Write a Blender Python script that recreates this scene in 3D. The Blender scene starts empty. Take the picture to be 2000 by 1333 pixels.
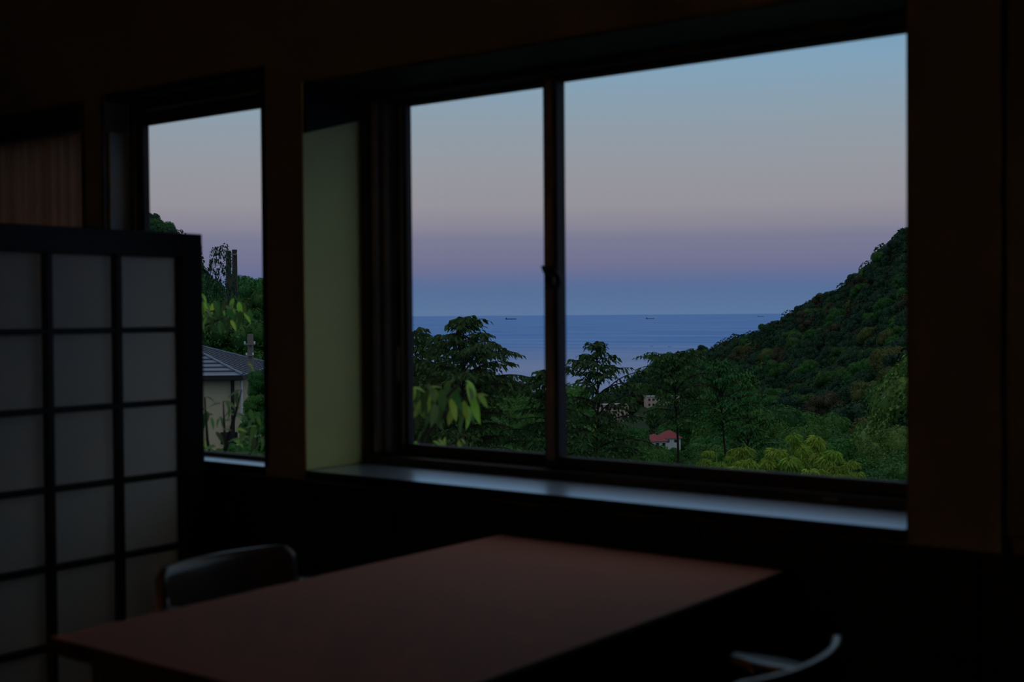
import bpy, math, random
import numpy as np
from mathutils import Vector, Matrix

scene = bpy.context.scene
COL = scene.collection
random.seed(7)

# ------------------------------------------------------------------ camera
EYE = 1.25
YAW, PITCH, ROLL, FPX = 0.6573, 0.0204, 0.0073, 2505.0
_s, _c = math.sin(YAW), math.cos(YAW)
FW = np.array([-_s * math.cos(PITCH), _c * math.cos(PITCH), -math.sin(PITCH)])
_r0 = np.array([_c, _s, 0.0])
_u0 = np.cross(_r0, FW)
RT = math.cos(ROLL) * _r0 - math.sin(ROLL) * _u0
UP = math.cos(ROLL) * _u0 + math.sin(ROLL) * _r0
cam_data = bpy.data.cameras.new('camera')
cam = bpy.data.objects.new('camera', cam_data)
COL.objects.link(cam)
_m = np.eye(4)
_m[:3, 0], _m[:3, 1], _m[:3, 2], _m[:3, 3] = RT, UP, -FW, (0, 0, EYE)
cam.matrix_world = Matrix(_m.tolist())
cam_data.sensor_width = 36.0
cam_data.lens = FPX * 36.0 / 2000.0
cam_data.clip_start, cam_data.clip_end = 0.05, 300000.0
cam_data.dof.use_dof = True
cam_data.dof.focus_distance = 60.0
cam_data.dof.aperture_fstop = 4.2
scene.camera = cam

# ------------------------------------------------------------------ world (dusk sky, the same all the way round)
def srgb(r, g, b):
    f = lambda v: (v / 255.0) / 12.92 if v <= 10.3 else (((v / 255.0) + 0.055) / 1.055) ** 2.4
    return (f(r), f(g), f(b), 1.0)

world = bpy.data.worlds.new('dusk_sky')
scene.world = world
world.use_nodes = True
wn, wl = world.node_tree.nodes, world.node_tree.links
wn.clear()
w_out = wn.new('ShaderNodeOutputWorld')
w_bg = wn.new('ShaderNodeBackground')
w_tc = wn.new('ShaderNodeTexCoord')
w_sep = wn.new('ShaderNodeSeparateXYZ')
w_map = wn.new('ShaderNodeMapRange')
w_ramp = wn.new('ShaderNodeValToRGB')
w_map.inputs['From Min'].default_value = 0.0
w_map.inputs['From Max'].default_value = 1.0
SKY = [(0.0, (92, 118, 156)), (0.018, (86, 111, 151)), (0.027, (96, 110, 150)), (0.038, (113, 114, 146)), (0.060, (124, 124, 147)),
       (0.068, (138, 134, 150)), (0.085, (150, 146, 154)), (0.115, (150, 152, 160)), (0.150, (142, 157, 170)), (0.190, (130, 162, 186)),
       (0.230, (118, 158, 190)), (0.36, (132, 158, 180)), (0.60, (158, 164, 170)), (1.0, (170, 168, 166))]
cr = w_ramp.color_ramp
while len(cr.elements) > 1:
    cr.elements.remove(cr.elements[-1])
cr.elements[0].position, cr.elements[0].color = SKY[0][0], srgb(*SKY[0][1])
for p, c in SKY[1:]:
    e = cr.elements.new(p)
    e.color = srgb(*c)
wl.new(w_tc.outputs['Generated'], w_sep.inputs[0])
wl.new(w_sep.outputs['Z'], w_map.inputs['Value'])
wl.new(w_map.outputs[0], w_ramp.inputs['Fac'])
wl.new(w_ramp.outputs['Color'], w_bg.inputs['Color'])
wl.new(w_bg.outputs[0], w_out.inputs['Surface'])
w_bg.inputs['Strength'].default_value = 1.10

vs = scene.view_settings
vs.view_transform, vs.look, vs.exposure, vs.gamma = 'Standard', 'None', 0.0, 1.0
vs.use_curve_mapping = False
LAMP = 430.0

# ------------------------------------------------------------------ helpers
def ray(px, py):
    return FW + RT * (px - 1000.0) / FPX - UP * (py - 666.5) / FPX

def at(px, py, d):
    return np.array([0, 0, EYE]) + ray(px, py) * d

def plan(px, d, z):
    """a place on the land: bearing of picture column px, distance d, height z above the eye"""
    x = (px - 1000.0) / FPX * d
    return np.array([x * _c - d * _s, x * _s + d * _c, EYE + z])

def tag(o, label=None, cat=None, group=None, kind=None):
    if label: o['label'] = label
    if cat: o['category'] = cat
    if group: o['group'] = group
    if kind: o['kind'] = kind
    return o

def link(name, me, mat=None, parent=None):
    o = bpy.data.objects.new(name, me)
    COL.objects.link(o)
    if mat is not None and me is not None and len(me.materials) == 0:
        me.materials.append(mat)
    if parent is not None:
        o.parent = parent
    return o

def empty(name, loc=(0, 0, 0), rz=0.0):
    o = bpy.data.objects.new(name, None)
    COL.objects.link(o)
    o.empty_display_size = 0.1
    o.location = loc
    o.rotation_euler = (0, 0, rz)
    return o

class MB:
    def __init__(self):
        self.v, self.f = [], []
    def add(self, vs_, fs_):
        n = len(self.v)
        self.v += [tuple(map(float, p)) for p in vs_]
        self.f += [tuple(i + n for i in f) for f in fs_]
        return self
    def box(self, x0, x1, y0, y1, z0, z1, b=0.0):
        if b <= 0:
            self.add([(x0, y0, z0), (x1, y0, z0), (x1, y1, z0), (x0, y1, z0), (x0, y0, z1), (x1, y0, z1), (x1, y1, z1), (x0, y1, z1)],
                     [(0, 3, 2, 1), (4, 5, 6, 7), (0, 1, 5, 4), (1, 2, 6, 5), (2, 3, 7, 6), (3, 0, 4, 7)])
            return self
        # chamfered box
        vv = []
        for sx in (0, 1):
            for sy in (0, 1):
                for sz in (0, 1):
                    X, Y, Z = (x0, x1)[sx], (y0, y1)[sy], (z0, z1)[sz]
                    dx, dy, dz = b * (1 - 2 * sx), b * (1 - 2 * sy), b * (1 - 2 * sz)
                    vv += [(X, Y + dy, Z + dz), (X + dx, Y, Z + dz), (X + dx, Y + dy, Z)]
        I = lambda sx, sy, sz, k: (sx * 4 + sy * 2 + sz) * 3 + k
        F = []
        for s in (0, 1):
            F.append([I(s, 0, 0, 0), I(s, 0, 1, 0), I(s, 1, 1, 0), I(s, 1, 0, 0)])
            F.append([I(0, s, 0, 1), I(0, s, 1, 1), I(1, s, 1, 1), I(1, s, 0, 1)])
            F.append([I(0, 0, s, 2), I(0, 1, s, 2), I(1, 1, s, 2), I(1, 0, s, 2)])
            for t in (0, 1):
                F.append([I(0, s, t, 1), I(1, s, t, 1), I(1, s, t, 2), I(0, s, t, 2)])
                F.append([I(s, 0, t, 0), I(s, 1, t, 0), I(s, 1, t, 2), I(s, 0, t, 2)])
                F.append([I(s, t, 0, 0), I(s, t, 1, 0), I(s, t, 1, 1), I(s, t, 0, 1)])
        for sx in (0, 1):
            for sy in (0, 1):
                for sz in (0, 1):
                    F.append([I(sx, sy, sz, 0), I(sx, sy, sz, 1), I(sx, sy, sz, 2)])
        self.add(vv, F)
        return self
    def tube(self, pts, rad, n=8, cap=True):
        pts = [np.array(p, float) for p in pts]
        rads = rad if hasattr(rad, '__len__') else [rad] * len(pts)
        rings = []
        ref = np.array([0.31, 0.17, 0.93])
        for i, p in enumerate(pts):
            t = pts[min(i + 1, len(pts) - 1)] - pts[max(i - 1, 0)]
            t = t / (np.linalg.norm(t) + 1e-9)
            a = np.cross(t, ref); la = np.linalg.norm(a)
            if la < 1e-3:
                a = np.cross(t, [1, 0, 0]); la = np.linalg.norm(a)
            a /= la
            b = np.cross(t, a)
            rings.append([p + rads[i] * (math.cos(2 * math.pi * k / n) * a + math.sin(2 * math.pi * k / n) * b) for k in range(n)])
        V = [q for r in rings for q in r]
        F = []
        for i in range(len(pts) - 1):
            for k in range(n):
                F.append((i * n + k, i * n + (k + 1) % n, (i + 1) * n + (k + 1) % n, (i + 1) * n + k))
        if cap:
            F.append(tuple(range(n))[::-1])
            F.append(tuple((len(pts) - 1) * n + k for k in range(n)))
        return self.add(V, F)
    def mesh(self, name, smooth=False):
        me = bpy.data.meshes.new(name)
        me.from_pydata(self.v, [], self.f)
        me.validate()
        import bmesh
        bm = bmesh.new(); bm.from_mesh(me)
        bmesh.ops.recalc_face_normals(bm, faces=bm.faces)
        bm.to_mesh(me); bm.free()
        if smooth:
            me.polygons.foreach_set('use_smooth', [True] * len(me.polygons))
        return me
    def build(self, name, mat, parent=None, smooth=False):
        return link(name, self.mesh(name, smooth), mat, parent)

def np_mesh(name, V, F, smooth=False):
    """V (n,3) array, F (m,3) or (m,4) int array"""
    me = bpy.data.meshes.new(name)
    V = np.ascontiguousarray(V, dtype=np.float32); F = np.ascontiguousarray(F, dtype=np.int32)
    k = F.shape[1]
    me.vertices.add(len(V)); me.vertices.foreach_set('co', V.ravel())
    me.loops.add(F.size); me.loops.foreach_set('vertex_index', F.ravel())
    me.polygons.add(len(F))
    me.polygons.foreach_set('loop_start', np.arange(0, F.size, k, dtype=np.int32))
    me.polygons.foreach_set('loop_total', np.full(len(F), k, dtype=np.int32))
    if smooth:
        me.polygons.foreach_set('use_smooth', np.ones(len(F), dtype=bool))
    me.update(calc_edges=True)
    return me

# ------------------------------------------------------------------ materials
def new_mat(name):
    m = bpy.data.materials.new(name)
    m.use_nodes = True
    nt = m.node_tree
    nt.nodes.clear()
    out = nt.nodes.new('ShaderNodeOutputMaterial')
    return m, nt, out

def lin(c):
    return (c[0], c[1], c[2], 1.0)

def surf(name, a, b=None, rough=0.5, scale=(6, 6, 6), spec=0.5, bump=0.0, bscale=40.0, metal=0.0, detail=4.0):
    """two-tone noise surface"""
    m, nt, out = new_mat(name)
    N, L = nt.nodes, nt.links
    p = N.new('ShaderNodeBsdfPrincipled')
    L.new(p.outputs[0], out.inputs[0])
    p.inputs['Roughness'].default_value = rough
    p.inputs['Specular IOR Level'].default_value = spec
    p.inputs['Metallic'].default_value = metal
    tc = N.new('ShaderNodeTexCoord')
    mp = N.new('ShaderNodeMapping'); mp.inputs['Scale'].default_value = scale
    L.new(tc.outputs['Object'], mp.inputs[0])
    no = N.new('ShaderNodeTexNoise'); no.inputs['Scale'].default_value = 1.0; no.inputs['Detail'].default_value = detail
    L.new(mp.outputs[0], no.inputs['Vector'])
    mx = N.new('ShaderNodeMix'); mx.data_type = 'RGBA'
    mx.inputs['A'].default_value = lin(a); mx.inputs['B'].default_value = lin(b if b is not None else a)
    L.new(no.outputs['Fac'], mx.inputs['Factor'])
    L.new(mx.outputs['Result'], p.inputs['Base Color'])
    if bump > 0:
        nb = N.new('ShaderNodeTexNoise'); nb.inputs['Scale'].default_value = bscale; nb.inputs['Detail'].default_value = 3.0
        L.new(tc.outputs['Object'], nb.inputs['Vector'])
        bp = N.new('ShaderNodeBump'); bp.inputs['Strength'].default_value = bump; bp.inputs['Distance'].default_value = 0.002
        L.new(nb.outputs['Fac'], bp.inputs['Height'])
        L.new(bp.outputs[0], p.inputs['Normal'])
    return m

def leaf_mat(name, dark, light, trans=0.35, tip=None, vary=0.12, rough=0.55, gloss=0.05):
    m, nt, out = new_mat(name)
    N, L = nt.nodes, nt.links
    geo = N.new('ShaderNodeNewGeometry')
    oi = N.new('ShaderNodeObjectInfo')
    mx = N.new('ShaderNodeMix'); mx.data_type = 'RGBA'
    mx.inputs['A'].default_value = lin(dark); mx.inputs['B'].default_value = lin(light)
    L.new(geo.outputs['Random Per Island'], mx.inputs['Factor'])
    hs = N.new('ShaderNodeHueSaturation')
    mr = N.new('ShaderNodeMapRange'); mr.inputs['To Min'].default_value = 1 - 3 * vary; mr.inputs['To Max'].default_value = 1 + 3 * vary
    L.new(oi.outputs['Random'], mr.inputs['Value'])
    L.new(mr.outputs[0], hs.inputs['Value'])
    mh = N.new('ShaderNodeMapRange'); mh.inputs['To Min'].default_value = 0.5 - 0.25 * vary; mh.inputs['To Max'].default_value = 0.5 + 0.25 * vary
    ml = N.new('ShaderNodeMath'); ml.operation = 'FRACT'
    m7 = N.new('ShaderNodeMath'); m7.operation = 'MULTIPLY'; m7.inputs[1].default_value = 7.31
    L.new(oi.outputs['Random'], m7.inputs[0]); L.new(m7.outputs[0], ml.inputs[0]); L.new(ml.outputs[0], mh.inputs['Value'])
    L.new(mh.outputs[0], hs.inputs['Hue'])
    L.new(mx.outputs['Result'], hs.inputs['Color'])
    d = N.new('ShaderNodeBsdfPrincipled'); d.inputs['Roughness'].default_value = rough; d.inputs['Specular IOR Level'].default_value = gloss * 4
    t = N.new('ShaderNodeBsdfTranslucent')
    L.new(hs.outputs[0], d.inputs['Base Color']); L.new(hs.outputs[0], t.inputs['Color'])
    ms = N.new('ShaderNodeMixShader'); ms.inputs[0].default_value = trans
    L.new(d.outputs[0], ms.inputs[1]); L.new(t.outputs[0], ms.inputs[2])
    L.new(ms.outputs[0], out.inputs[0])
    return m

M = {}
M['wall'] = surf('brown_plaster', (0.100, 0.078, 0.066), (0.128, 0.100, 0.085), 0.75, (3, 3, 3), 0.3, 0.3, 60)
M['wood_dark'] = surf('dark_stained_wood', (0.012, 0.009, 0.008), (0.022, 0.015, 0.012), 0.45, (2, 2, 30), 0.3)
M['wainscot'] = surf('black_stained_boards', (0.004, 0.0035, 0.003), (0.007, 0.006, 0.005), 0.55, (4, 4, 20), 0.12)
M['jamb'] = surf('cream_plaster', (0.64, 0.64, 0.26), (0.70, 0.70, 0.29), 0.8, (5, 5, 5), 0.2, 0.2, 90)
M['jamb_grey'] = surf('grey_plaster', (0.22, 0.22, 0.20), (0.26, 0.26, 0.23), 0.8, (5, 5, 5), 0.2, 0.2, 90)
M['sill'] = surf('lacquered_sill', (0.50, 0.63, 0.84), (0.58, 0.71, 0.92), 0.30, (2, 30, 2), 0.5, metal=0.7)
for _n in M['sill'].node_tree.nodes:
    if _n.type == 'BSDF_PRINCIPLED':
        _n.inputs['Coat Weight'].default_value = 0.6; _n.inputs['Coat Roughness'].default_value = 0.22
M['alu'] = surf('bronze_aluminium', (0.014, 0.011, 0.010), (0.018, 0.014, 0.012), 0.6, (20, 20, 2), 0.2, metal=0.0)
M['alu_highlight'] = surf('bronze_aluminium_highlight', (0.10, 0.082, 0.072), (0.13, 0.105, 0.092), 0.5, (20, 20, 2), 0.4)  # lighter copy of the bronze, for highlights painted on frame and stile
M['alu_lit'] = surf('grey_aluminium', (0.16, 0.15, 0.14), (0.18, 0.17, 0.16), 0.45, (20, 20, 2), 0.5, metal=0.3)  # paler copy for painted frame highlights, also plain grey fittings
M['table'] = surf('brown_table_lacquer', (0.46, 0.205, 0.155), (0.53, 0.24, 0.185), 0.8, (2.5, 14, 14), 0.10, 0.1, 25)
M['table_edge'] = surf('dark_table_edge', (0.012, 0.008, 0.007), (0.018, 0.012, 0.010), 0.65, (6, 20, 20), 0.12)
M['chair'] = surf('chair_wood', (0.05, 0.028, 0.018), (0.075, 0.042, 0.026), 0.28, (20, 4, 30), 0.5)
M['seat'] = surf('seat_fabric', (0.03, 0.02, 0.018), (0.045, 0.03, 0.026), 0.9, (60, 60, 60), 0.2, 0.4, 200)
M['screen_wood'] = surf('black_screen_wood', (0.006, 0.005, 0.005), (0.011, 0.009, 0.008), 0.5, (4, 4, 4), 0.25)
M['floor'] = surf('floor_boards', (0.05, 0.032, 0.022), (0.07, 0.045, 0.03), 0.5, (1.2, 12, 1), 0.3)
M['ceiling'] = surf('ceiling_boards', (0.14, 0.09, 0.065), (0.18, 0.12, 0.085), 0.8, (2, 12, 2), 0.2)

def paper_mat():
    m, nt, out = new_mat('screen_paper')
    N, L = nt.nodes, nt.links
    d = N.new('ShaderNodeBsdfDiffuse'); t = N.new('ShaderNodeBsdfTranslucent'); ms = N.new('ShaderNodeMixShader')
    tc = N.new('ShaderNodeTexCoord'); no = N.new('ShaderNodeTexNoise'); no.inputs['Scale'].default_value = 40
    L.new(tc.outputs['Object'], no.inputs['Vector'])
    mx = N.new('ShaderNodeMix'); mx.data_type = 'RGBA'
    mx.inputs['A'].default_value = (0.86, 0.79, 0.72, 1); mx.inputs['B'].default_value = (0.92, 0.85, 0.78, 1)
    L.new(no.outputs['Fac'], mx.inputs['Factor'])
    L.new(mx.outputs['Result'], d.inputs[0]); L.new(mx.outputs['Result'], t.inputs[0])
    ms.inputs[0].default_value = 0.62
    L.new(d.outputs[0], ms.inputs[1]); L.new(t.outputs[0], ms.inputs[2]); L.new(ms.outputs[0], out.inputs[0])
    return m
M['paper'] = paper_mat()

def curtain_mat():
    m, nt, out = new_mat('brown_curtain_cloth')
    N, L = nt.nodes, nt.links
    d = N.new('ShaderNodeBsdfDiffuse'); t = N.new('ShaderNodeBsdfTranslucent'); ms = N.new('ShaderNodeMixShader')
    tc = N.new('ShaderNodeTexCoord'); no = N.new('ShaderNodeTexNoise'); no.inputs['Scale'].default_value = 120
    L.new(tc.outputs['Object'], no.inputs['Vector'])
    mx = N.new('ShaderNodeMix'); mx.data_type = 'RGBA'
    mx.inputs['A'].default_value = (0.24, 0.13, 0.09, 1); mx.inputs['B'].default_value = (0.32, 0.18, 0.12, 1)
    L.new(no.outputs['Fac'], mx.inputs['Factor'])
    L.new(mx.outputs['Result'], d.inputs[0]); L.new(mx.outputs['Result'], t.inputs[0])
    ms.inputs[0].default_value = 0.35
    L.new(d.outputs[0], ms.inputs[1]); L.new(t.outputs[0], ms.inputs[2]); L.new(ms.outputs[0], out.inputs[0])
    return m
M['curtain'] = curtain_mat()

def glass_mat():
    m, nt, out = new_mat('window_glass')
    N, L = nt.nodes, nt.links
    geo = N.new('ShaderNodeNewGeometry')
    dt = N.new('ShaderNodeVectorMath'); dt.operation = 'DOT_PRODUCT'
    L.new(geo.outputs['Incoming'], dt.inputs[0]); L.new(geo.outputs['Normal'], dt.inputs[1])
    ab = N.new('ShaderNodeMath'); ab.operation = 'ABSOLUTE'; L.new(dt.outputs['Value'], ab.inputs[0])
    om = N.new('ShaderNodeMath'); om.operation = 'SUBTRACT'; om.inputs[0].default_value = 1.0; L.new(ab.outputs[0], om.inputs[1])
    pw = N.new('ShaderNodeMath'); pw.operation = 'POWER'; pw.inputs[1].default_value = 5.0; L.new(om.outputs[0], pw.inputs[0])
    fr = N.new('ShaderNodeMath'); fr.operation = 'MULTIPLY_ADD'; fr.inputs[1].default_value = 0.9; fr.inputs[2].default_value = 0.035
    L.new(pw.outputs[0], fr.inputs[0])
    t = N.new('ShaderNodeBsdfTransparent'); t.inputs[0].default_value = (0.97, 0.98, 0.98, 1)
    g = N.new('ShaderNodeBsdfGlossy'); g.inputs['Roughness'].default_value = 0.01
    ms = N.new('ShaderNodeMixShader')
    L.new(fr.outputs[0], ms.inputs[0]); L.new(t.outputs[0], ms.inputs[1]); L.new(g.outputs[0], ms.inputs[2])
    L.new(ms.outputs[0], out.inputs[0])
    return m
M['glass'] = glass_mat()

def sea_mat():
    m, nt, out = new_mat('sea_water')
    N, L = nt.nodes, nt.links
    p = N.new('ShaderNodeBsdfPrincipled')
    L.new(p.outputs[0], out.inputs[0])
    p.inputs['Specular IOR Level'].default_value = 0.04
    p.inputs['IOR'].default_value = 1.33
    geo = N.new('ShaderNodeNewGeometry')
    rot = N.new('ShaderNodeMapping'); rot.inputs['Rotation'].default_value = (0, 0, -YAW); rot.inputs['Scale'].default_value = (0.0012, 0.0075, 1)
    L.new(geo.outputs['Position'], rot.inputs[0])
    no = N.new('ShaderNodeTexNoise'); no.inputs['Scale'].default_value = 1.0; no.inputs['Detail'].default_value = 6.0; no.inputs['Roughness'].default_value = 0.6
    L.new(rot.outputs[0], no.inputs['Vector'])
    r = N.new('ShaderNodeValToRGB')
    r.color_ramp.elements[0].position = 0.38; r.color_ramp.elements[0].color = (0.0, 0.165, 0.620, 1)
    r.color_ramp.elements[1].position = 0.66; r.color_ramp.elements[1].color = (0.05, 0.25, 0.68, 1)
    L.new(no.outputs['Fac'], r.inputs[0])
    ln = N.new('ShaderNodeVectorMath'); ln.operation = 'LENGTH'; L.new(geo.outputs['Position'], ln.inputs[0])
    cm = N.new('ShaderNodeMapRange'); cm.inputs['From Min'].default_value = 1700; cm.inputs['From Max'].default_value = 3100
    cm.inputs['To Min'].default_value = 0.85; cm.inputs['To Max'].default_value = 0.0
    L.new(ln.outputs['Value'], cm.inputs['Value'])
    sky_sheen = N.new('ShaderNodeMix'); sky_sheen.data_type = 'RGBA'; sky_sheen.inputs['B'].default_value = (0.27, 0.34, 0.62, 1)   # paler inshore colour paints the sky's sheen on calm water
    L.new(cm.outputs[0], sky_sheen.inputs['Factor']); L.new(r.outputs[0], sky_sheen.inputs['A'])
    L.new(sky_sheen.outputs['Result'], p.inputs['Base Color'])
    mr = N.new('ShaderNodeMapRange'); mr.inputs['To Min'].default_value = 0.45; mr.inputs['To Max'].default_value = 0.20
    L.new(no.outputs['Fac'], mr.inputs['Value']); L.new(mr.outputs[0], p.inputs['Roughness'])
    bn = N.new('ShaderNodeTexNoise'); bn.inputs['Scale'].default_value = 0.06; bn.inputs['Detail'].default_value = 3.0
    L.new(geo.outputs['Position'], bn.inputs['Vector'])
    bp = N.new('ShaderNodeBump'); bp.inputs['Strength'].default_value = 0.10; bp.inputs['Distance'].default_value = 1.0
    L.new(bn.outputs['Fac'], bp.inputs['Height']); L.new(bp.outputs[0], p.inputs['Normal'])
    return m
M['sea'] = sea_mat()

M['soil'] = surf('undergrowth_ground', (0.012, 0.028, 0.010), (0.025, 0.045, 0.016), 0.95, (0.05, 0.05, 0.05), 0.1)
M['bark'] = surf('tree_bark', (0.018, 0.013, 0.010), (0.035, 0.026, 0.020), 0.9, (8, 8, 3), 0.2, 0.6, 30)
M['leaf_forest'] = leaf_mat('forest_leaves', (0.020, 0.091, 0.020), (0.059, 0.191, 0.036), 0.2, vary=0.06)
M['leaf_far'] = leaf_mat('mountain_leaves', (0.010, 0.046, 0.027), (0.030, 0.086, 0.037), 0.1, vary=0.06)
M['leaf_olive'] = leaf_mat('olive_leaves', (0.070, 0.102, 0.024), (0.146, 0.161, 0.043), 0.15, vary=0.06)
M['leaf_russet'] = leaf_mat('russet_leaves', (0.039, 0.047, 0.022), (0.062, 0.061, 0.030), 0.12, vary=0.06)
M['leaf_cherry'] = leaf_mat('cherry_leaves', (0.020, 0.063, 0.016), (0.057, 0.140, 0.030), 0.3, vary=0.06)
M['leaf_mid'] = leaf_mat('mid_green_leaves', (0.034, 0.124, 0.020), (0.101, 0.250, 0.039), 0.3, vary=0.06)
M['leaf_ever'] = leaf_mat('evergreen_leaves', (0.034, 0.105, 0.019), (0.137, 0.241, 0.048), 0.2, vary=0.08)
M['leaf_bamboo'] = leaf_mat('bamboo_leaves', (0.133, 0.260, 0.030), (0.345, 0.491, 0.070), 0.35, vary=0.06)
M['leaf_near'] = leaf_mat('near_leaves', (0.24, 0.42, 0.04), (0.38, 0.58, 0.06), 0.5, vary=0.13, rough=0.4, gloss=0.1)
M['leaf_near_dark'] = leaf_mat('near_dark_leaves', (0.06, 0.14, 0.025), (0.10, 0.20, 0.035), 0.4, vary=0.16, rough=0.4, gloss=0.1)

# ================================================================== THE ROOM
WY, WT = 2.467, 0.15                     # inner face of the window wall, its thickness
HS = 0.821                               # sill height
O1 = (-2.630, -0.925, HS, 1.900)         # wide window
O2 = (-3.544, -2.796, HS, 1.951)         # narrow window
O3 = (-4.415, -3.667, HS, 1.945)         # curtained window
PANEL_X = -0.744
RX0, RX1, RY0, RZ = -5.6, 2.6, -3.2, 2.55

w = MB()
xs = [RX0, O3[0], O3[1], O2[0], O2[1], O1[0], O1[1], PANEL_X]
for i in range(0, len(xs) - 1, 2):
    w.box(xs[i], xs[i + 1] - (0.004 if i == 4 else 0.0), WY, WY + WT, 0, RZ)
w.box(O1[0] - 0.004, O1[0], WY, WY + WT, 0, HS - 0.026)
w.box(O1[0] - 0.004, O1[0], WY, WY + WT, O1[3], RZ)
for o in (O1, O2, O3):
    w.box(o[0], o[1], WY, WY + WT, 0, o[2] - 0.026)
    w.box(o[0], o[1], WY, WY + WT, o[3], RZ)
w.box(PANEL_X, RX1, WY + 0.05, WY + WT, 0, RZ)
wall_back = w.build('wall_back', M['wall'])
tag(wall_back, 'brown plaster wall pierced by the windows', 'wall', kind='structure')

# the outer box of the wide bay window, beyond the wall
bay = MB()
BY0, BY1 = WY + WT, 2.86
bay.box(O1[0] - 0.08, O1[0] - 0.004, BY0, BY1, HS - 0.1, O1[3] + 0.08)
bay.box(O1[1] + 0.0, O1[1] + 0.08, BY0, BY1, HS - 0.1, O1[3] + 0.08)
bay.box(O1[0] - 0.004, O1[1], BY0, BY1, O1[3], O1[3] + 0.08)
bay.box(O1[0] - 0.004, O1[1], BY0, BY1, HS - 0.1, HS - 0.026)
tag(bay.build('wall_bay', M['wall']), 'brown plastered bay carrying the wide window', 'wall', kind='structure')

lf = MB().box(RX0, RX1, RY0, WY, -0.12, 0.0)
tag(lf.build('floor', M['floor']), 'dark wooden floor under the brown table', 'floor', kind='structure')
tag(MB().box(RX0, RX1, RY0, WY + WT, RZ, RZ + 0.1).build('ceiling', M['ceiling']), 'brown board ceiling over the dim room', 'ceiling', kind='structure')
tag(MB().box(RX0 - 0.12, RX0, RY0 - 0.12, WY + WT, -0.12, RZ + 0.1).build('wall_left', M['wall']), 'brown plaster side wall behind the paper screen', 'wall', kind='structure')
tag(MB().box(RX1, RX1 + 0.12, RY0 - 0.12, WY + WT, -0.12, RZ + 0.1).build('wall_right', M['wall']), 'brown plaster side wall far beside the chair', 'wall', kind='structure')
tag(MB().box(RX0, RX1, RY0 - 0.12, RY0, -0.12, RZ + 0.1).build('wall_front', M['wall']), 'brown plaster wall facing the windows', 'wall', kind='structure')

# wainscot boards under the sills (each board a piece)
wains = empty('trim_1'); tag(wains, 'black stained board wainscot below the window sills', 'wainscot', kind='structure')
x = RX0 + 0.02
while x < RX1 - 0.2:
    x1 = min(x + 0.30, RX1 - 0.02)
    MB().box(x + 0.002, x1 - 0.002, WY - 0.012, WY - 0.001, 0.10, HS - 0.028, 0.002).build('board', M['wainscot'], wains)
    x = x1
MB().box(RX0 + 0.02, RX1 - 0.02, WY - 0.02, WY - 0.001, 0.002, 0.098, 0.003).build('baseboard', M['wainscot'], wains)

# dark upright panel at the wall's end
pan = MB().box(PANEL_X + 0.001, RX1 - 0.02, WY + 0.022, WY + 0.049, HS, RZ - 0.01, 0.003)
tag(pan.build('trim_2', M['wood_dark']), 'dark wooden panel set back past the last brown wall strip', 'panel', kind='structure')

# sills
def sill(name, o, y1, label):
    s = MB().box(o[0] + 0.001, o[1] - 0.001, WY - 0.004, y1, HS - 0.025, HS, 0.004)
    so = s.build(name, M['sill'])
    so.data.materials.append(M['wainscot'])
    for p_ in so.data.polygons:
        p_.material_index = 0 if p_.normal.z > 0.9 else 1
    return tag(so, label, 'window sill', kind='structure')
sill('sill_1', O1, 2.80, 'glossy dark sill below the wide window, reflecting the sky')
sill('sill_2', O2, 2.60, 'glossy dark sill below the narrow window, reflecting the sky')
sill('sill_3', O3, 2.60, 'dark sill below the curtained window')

# jamb linings
GY1 = WY + 0.2226
jl = empty('trim_3'); tag(jl, 'pale greenish plaster reveal beside the wide window', 'reveal', kind='structure')
MB().box(O1[0] - 0.0036, O1[0], WY + 0.001, GY1 + 0.12, HS + 0.001, O1[3] - 0.001).build('reveal_panel', M['jamb'], jl)
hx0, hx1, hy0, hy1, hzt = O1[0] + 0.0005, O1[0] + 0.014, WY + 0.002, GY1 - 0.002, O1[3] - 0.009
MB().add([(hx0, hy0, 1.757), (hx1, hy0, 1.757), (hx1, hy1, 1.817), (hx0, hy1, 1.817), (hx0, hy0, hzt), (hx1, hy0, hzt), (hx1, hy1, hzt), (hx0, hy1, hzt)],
         [(0, 3, 2, 1), (4, 5, 6, 7), (0, 1, 5, 4), (1, 2, 6, 5), (2, 3, 7, 6), (3, 0, 4, 7)]).build('shadow_board', M['wainscot'], jl)  # dark board added in the outline of the shadow on the reveal
tag(MB().box(O2[0] + 0.0005, O2[0] + 0.012, WY + 0.010, 2.547, HS + 0.002, 1.845).build('trim_4', M['jamb_grey']),
    'grey plaster reveal beside the narrow window', 'reveal', kind='structure')
def casing(name, o, label, wd=0.012):
    e = empty(name); tag(e, label, 'window casing', kind='structure')
    MB().box(o[0] - wd, o[0], WY - 0.006, WY - 0.0005, o[2], o[3] + wd).build('casing_side', M['wood_dark'], e)
    MB().box(o[1], o[1] + wd, WY - 0.006, WY - 0.0005, o[2], o[3] + wd).build('casing_side', M['wood_dark'], e)
    MB().box(o[0], o[1], WY - 0.006, WY - 0.0005, o[3], o[3] + wd).build('casing_head', M['wood_dark'], e)
    return e
casing('trim_5', (O2[0], O2[1], HS, 1.951), 'thin black casing round the narrow window')
casing('trim_6', (O3[0], O3[1], HS, 1.945), 'thin black casing round the curtained window')
def soffit(name, o, y1, label):
    tag(MB().box(o[0] + 0.001, o[1] - 0.001, WY + 0.001, y1, o[3] - 0.008, o[3] - 0.0005).build(name, M['wood_dark']), label, 'soffit', kind='structure')
soffit('trim_7', O1, GY1 + 0.05, 'dark wooden soffit over the wide window recess')
soffit('trim_8', O2, 2.60, 'dark wooden soffit over the narrow window recess')
soffit('trim_9', O3, 2.60, 'dark wooden soffit over the curtained window recess')

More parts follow.
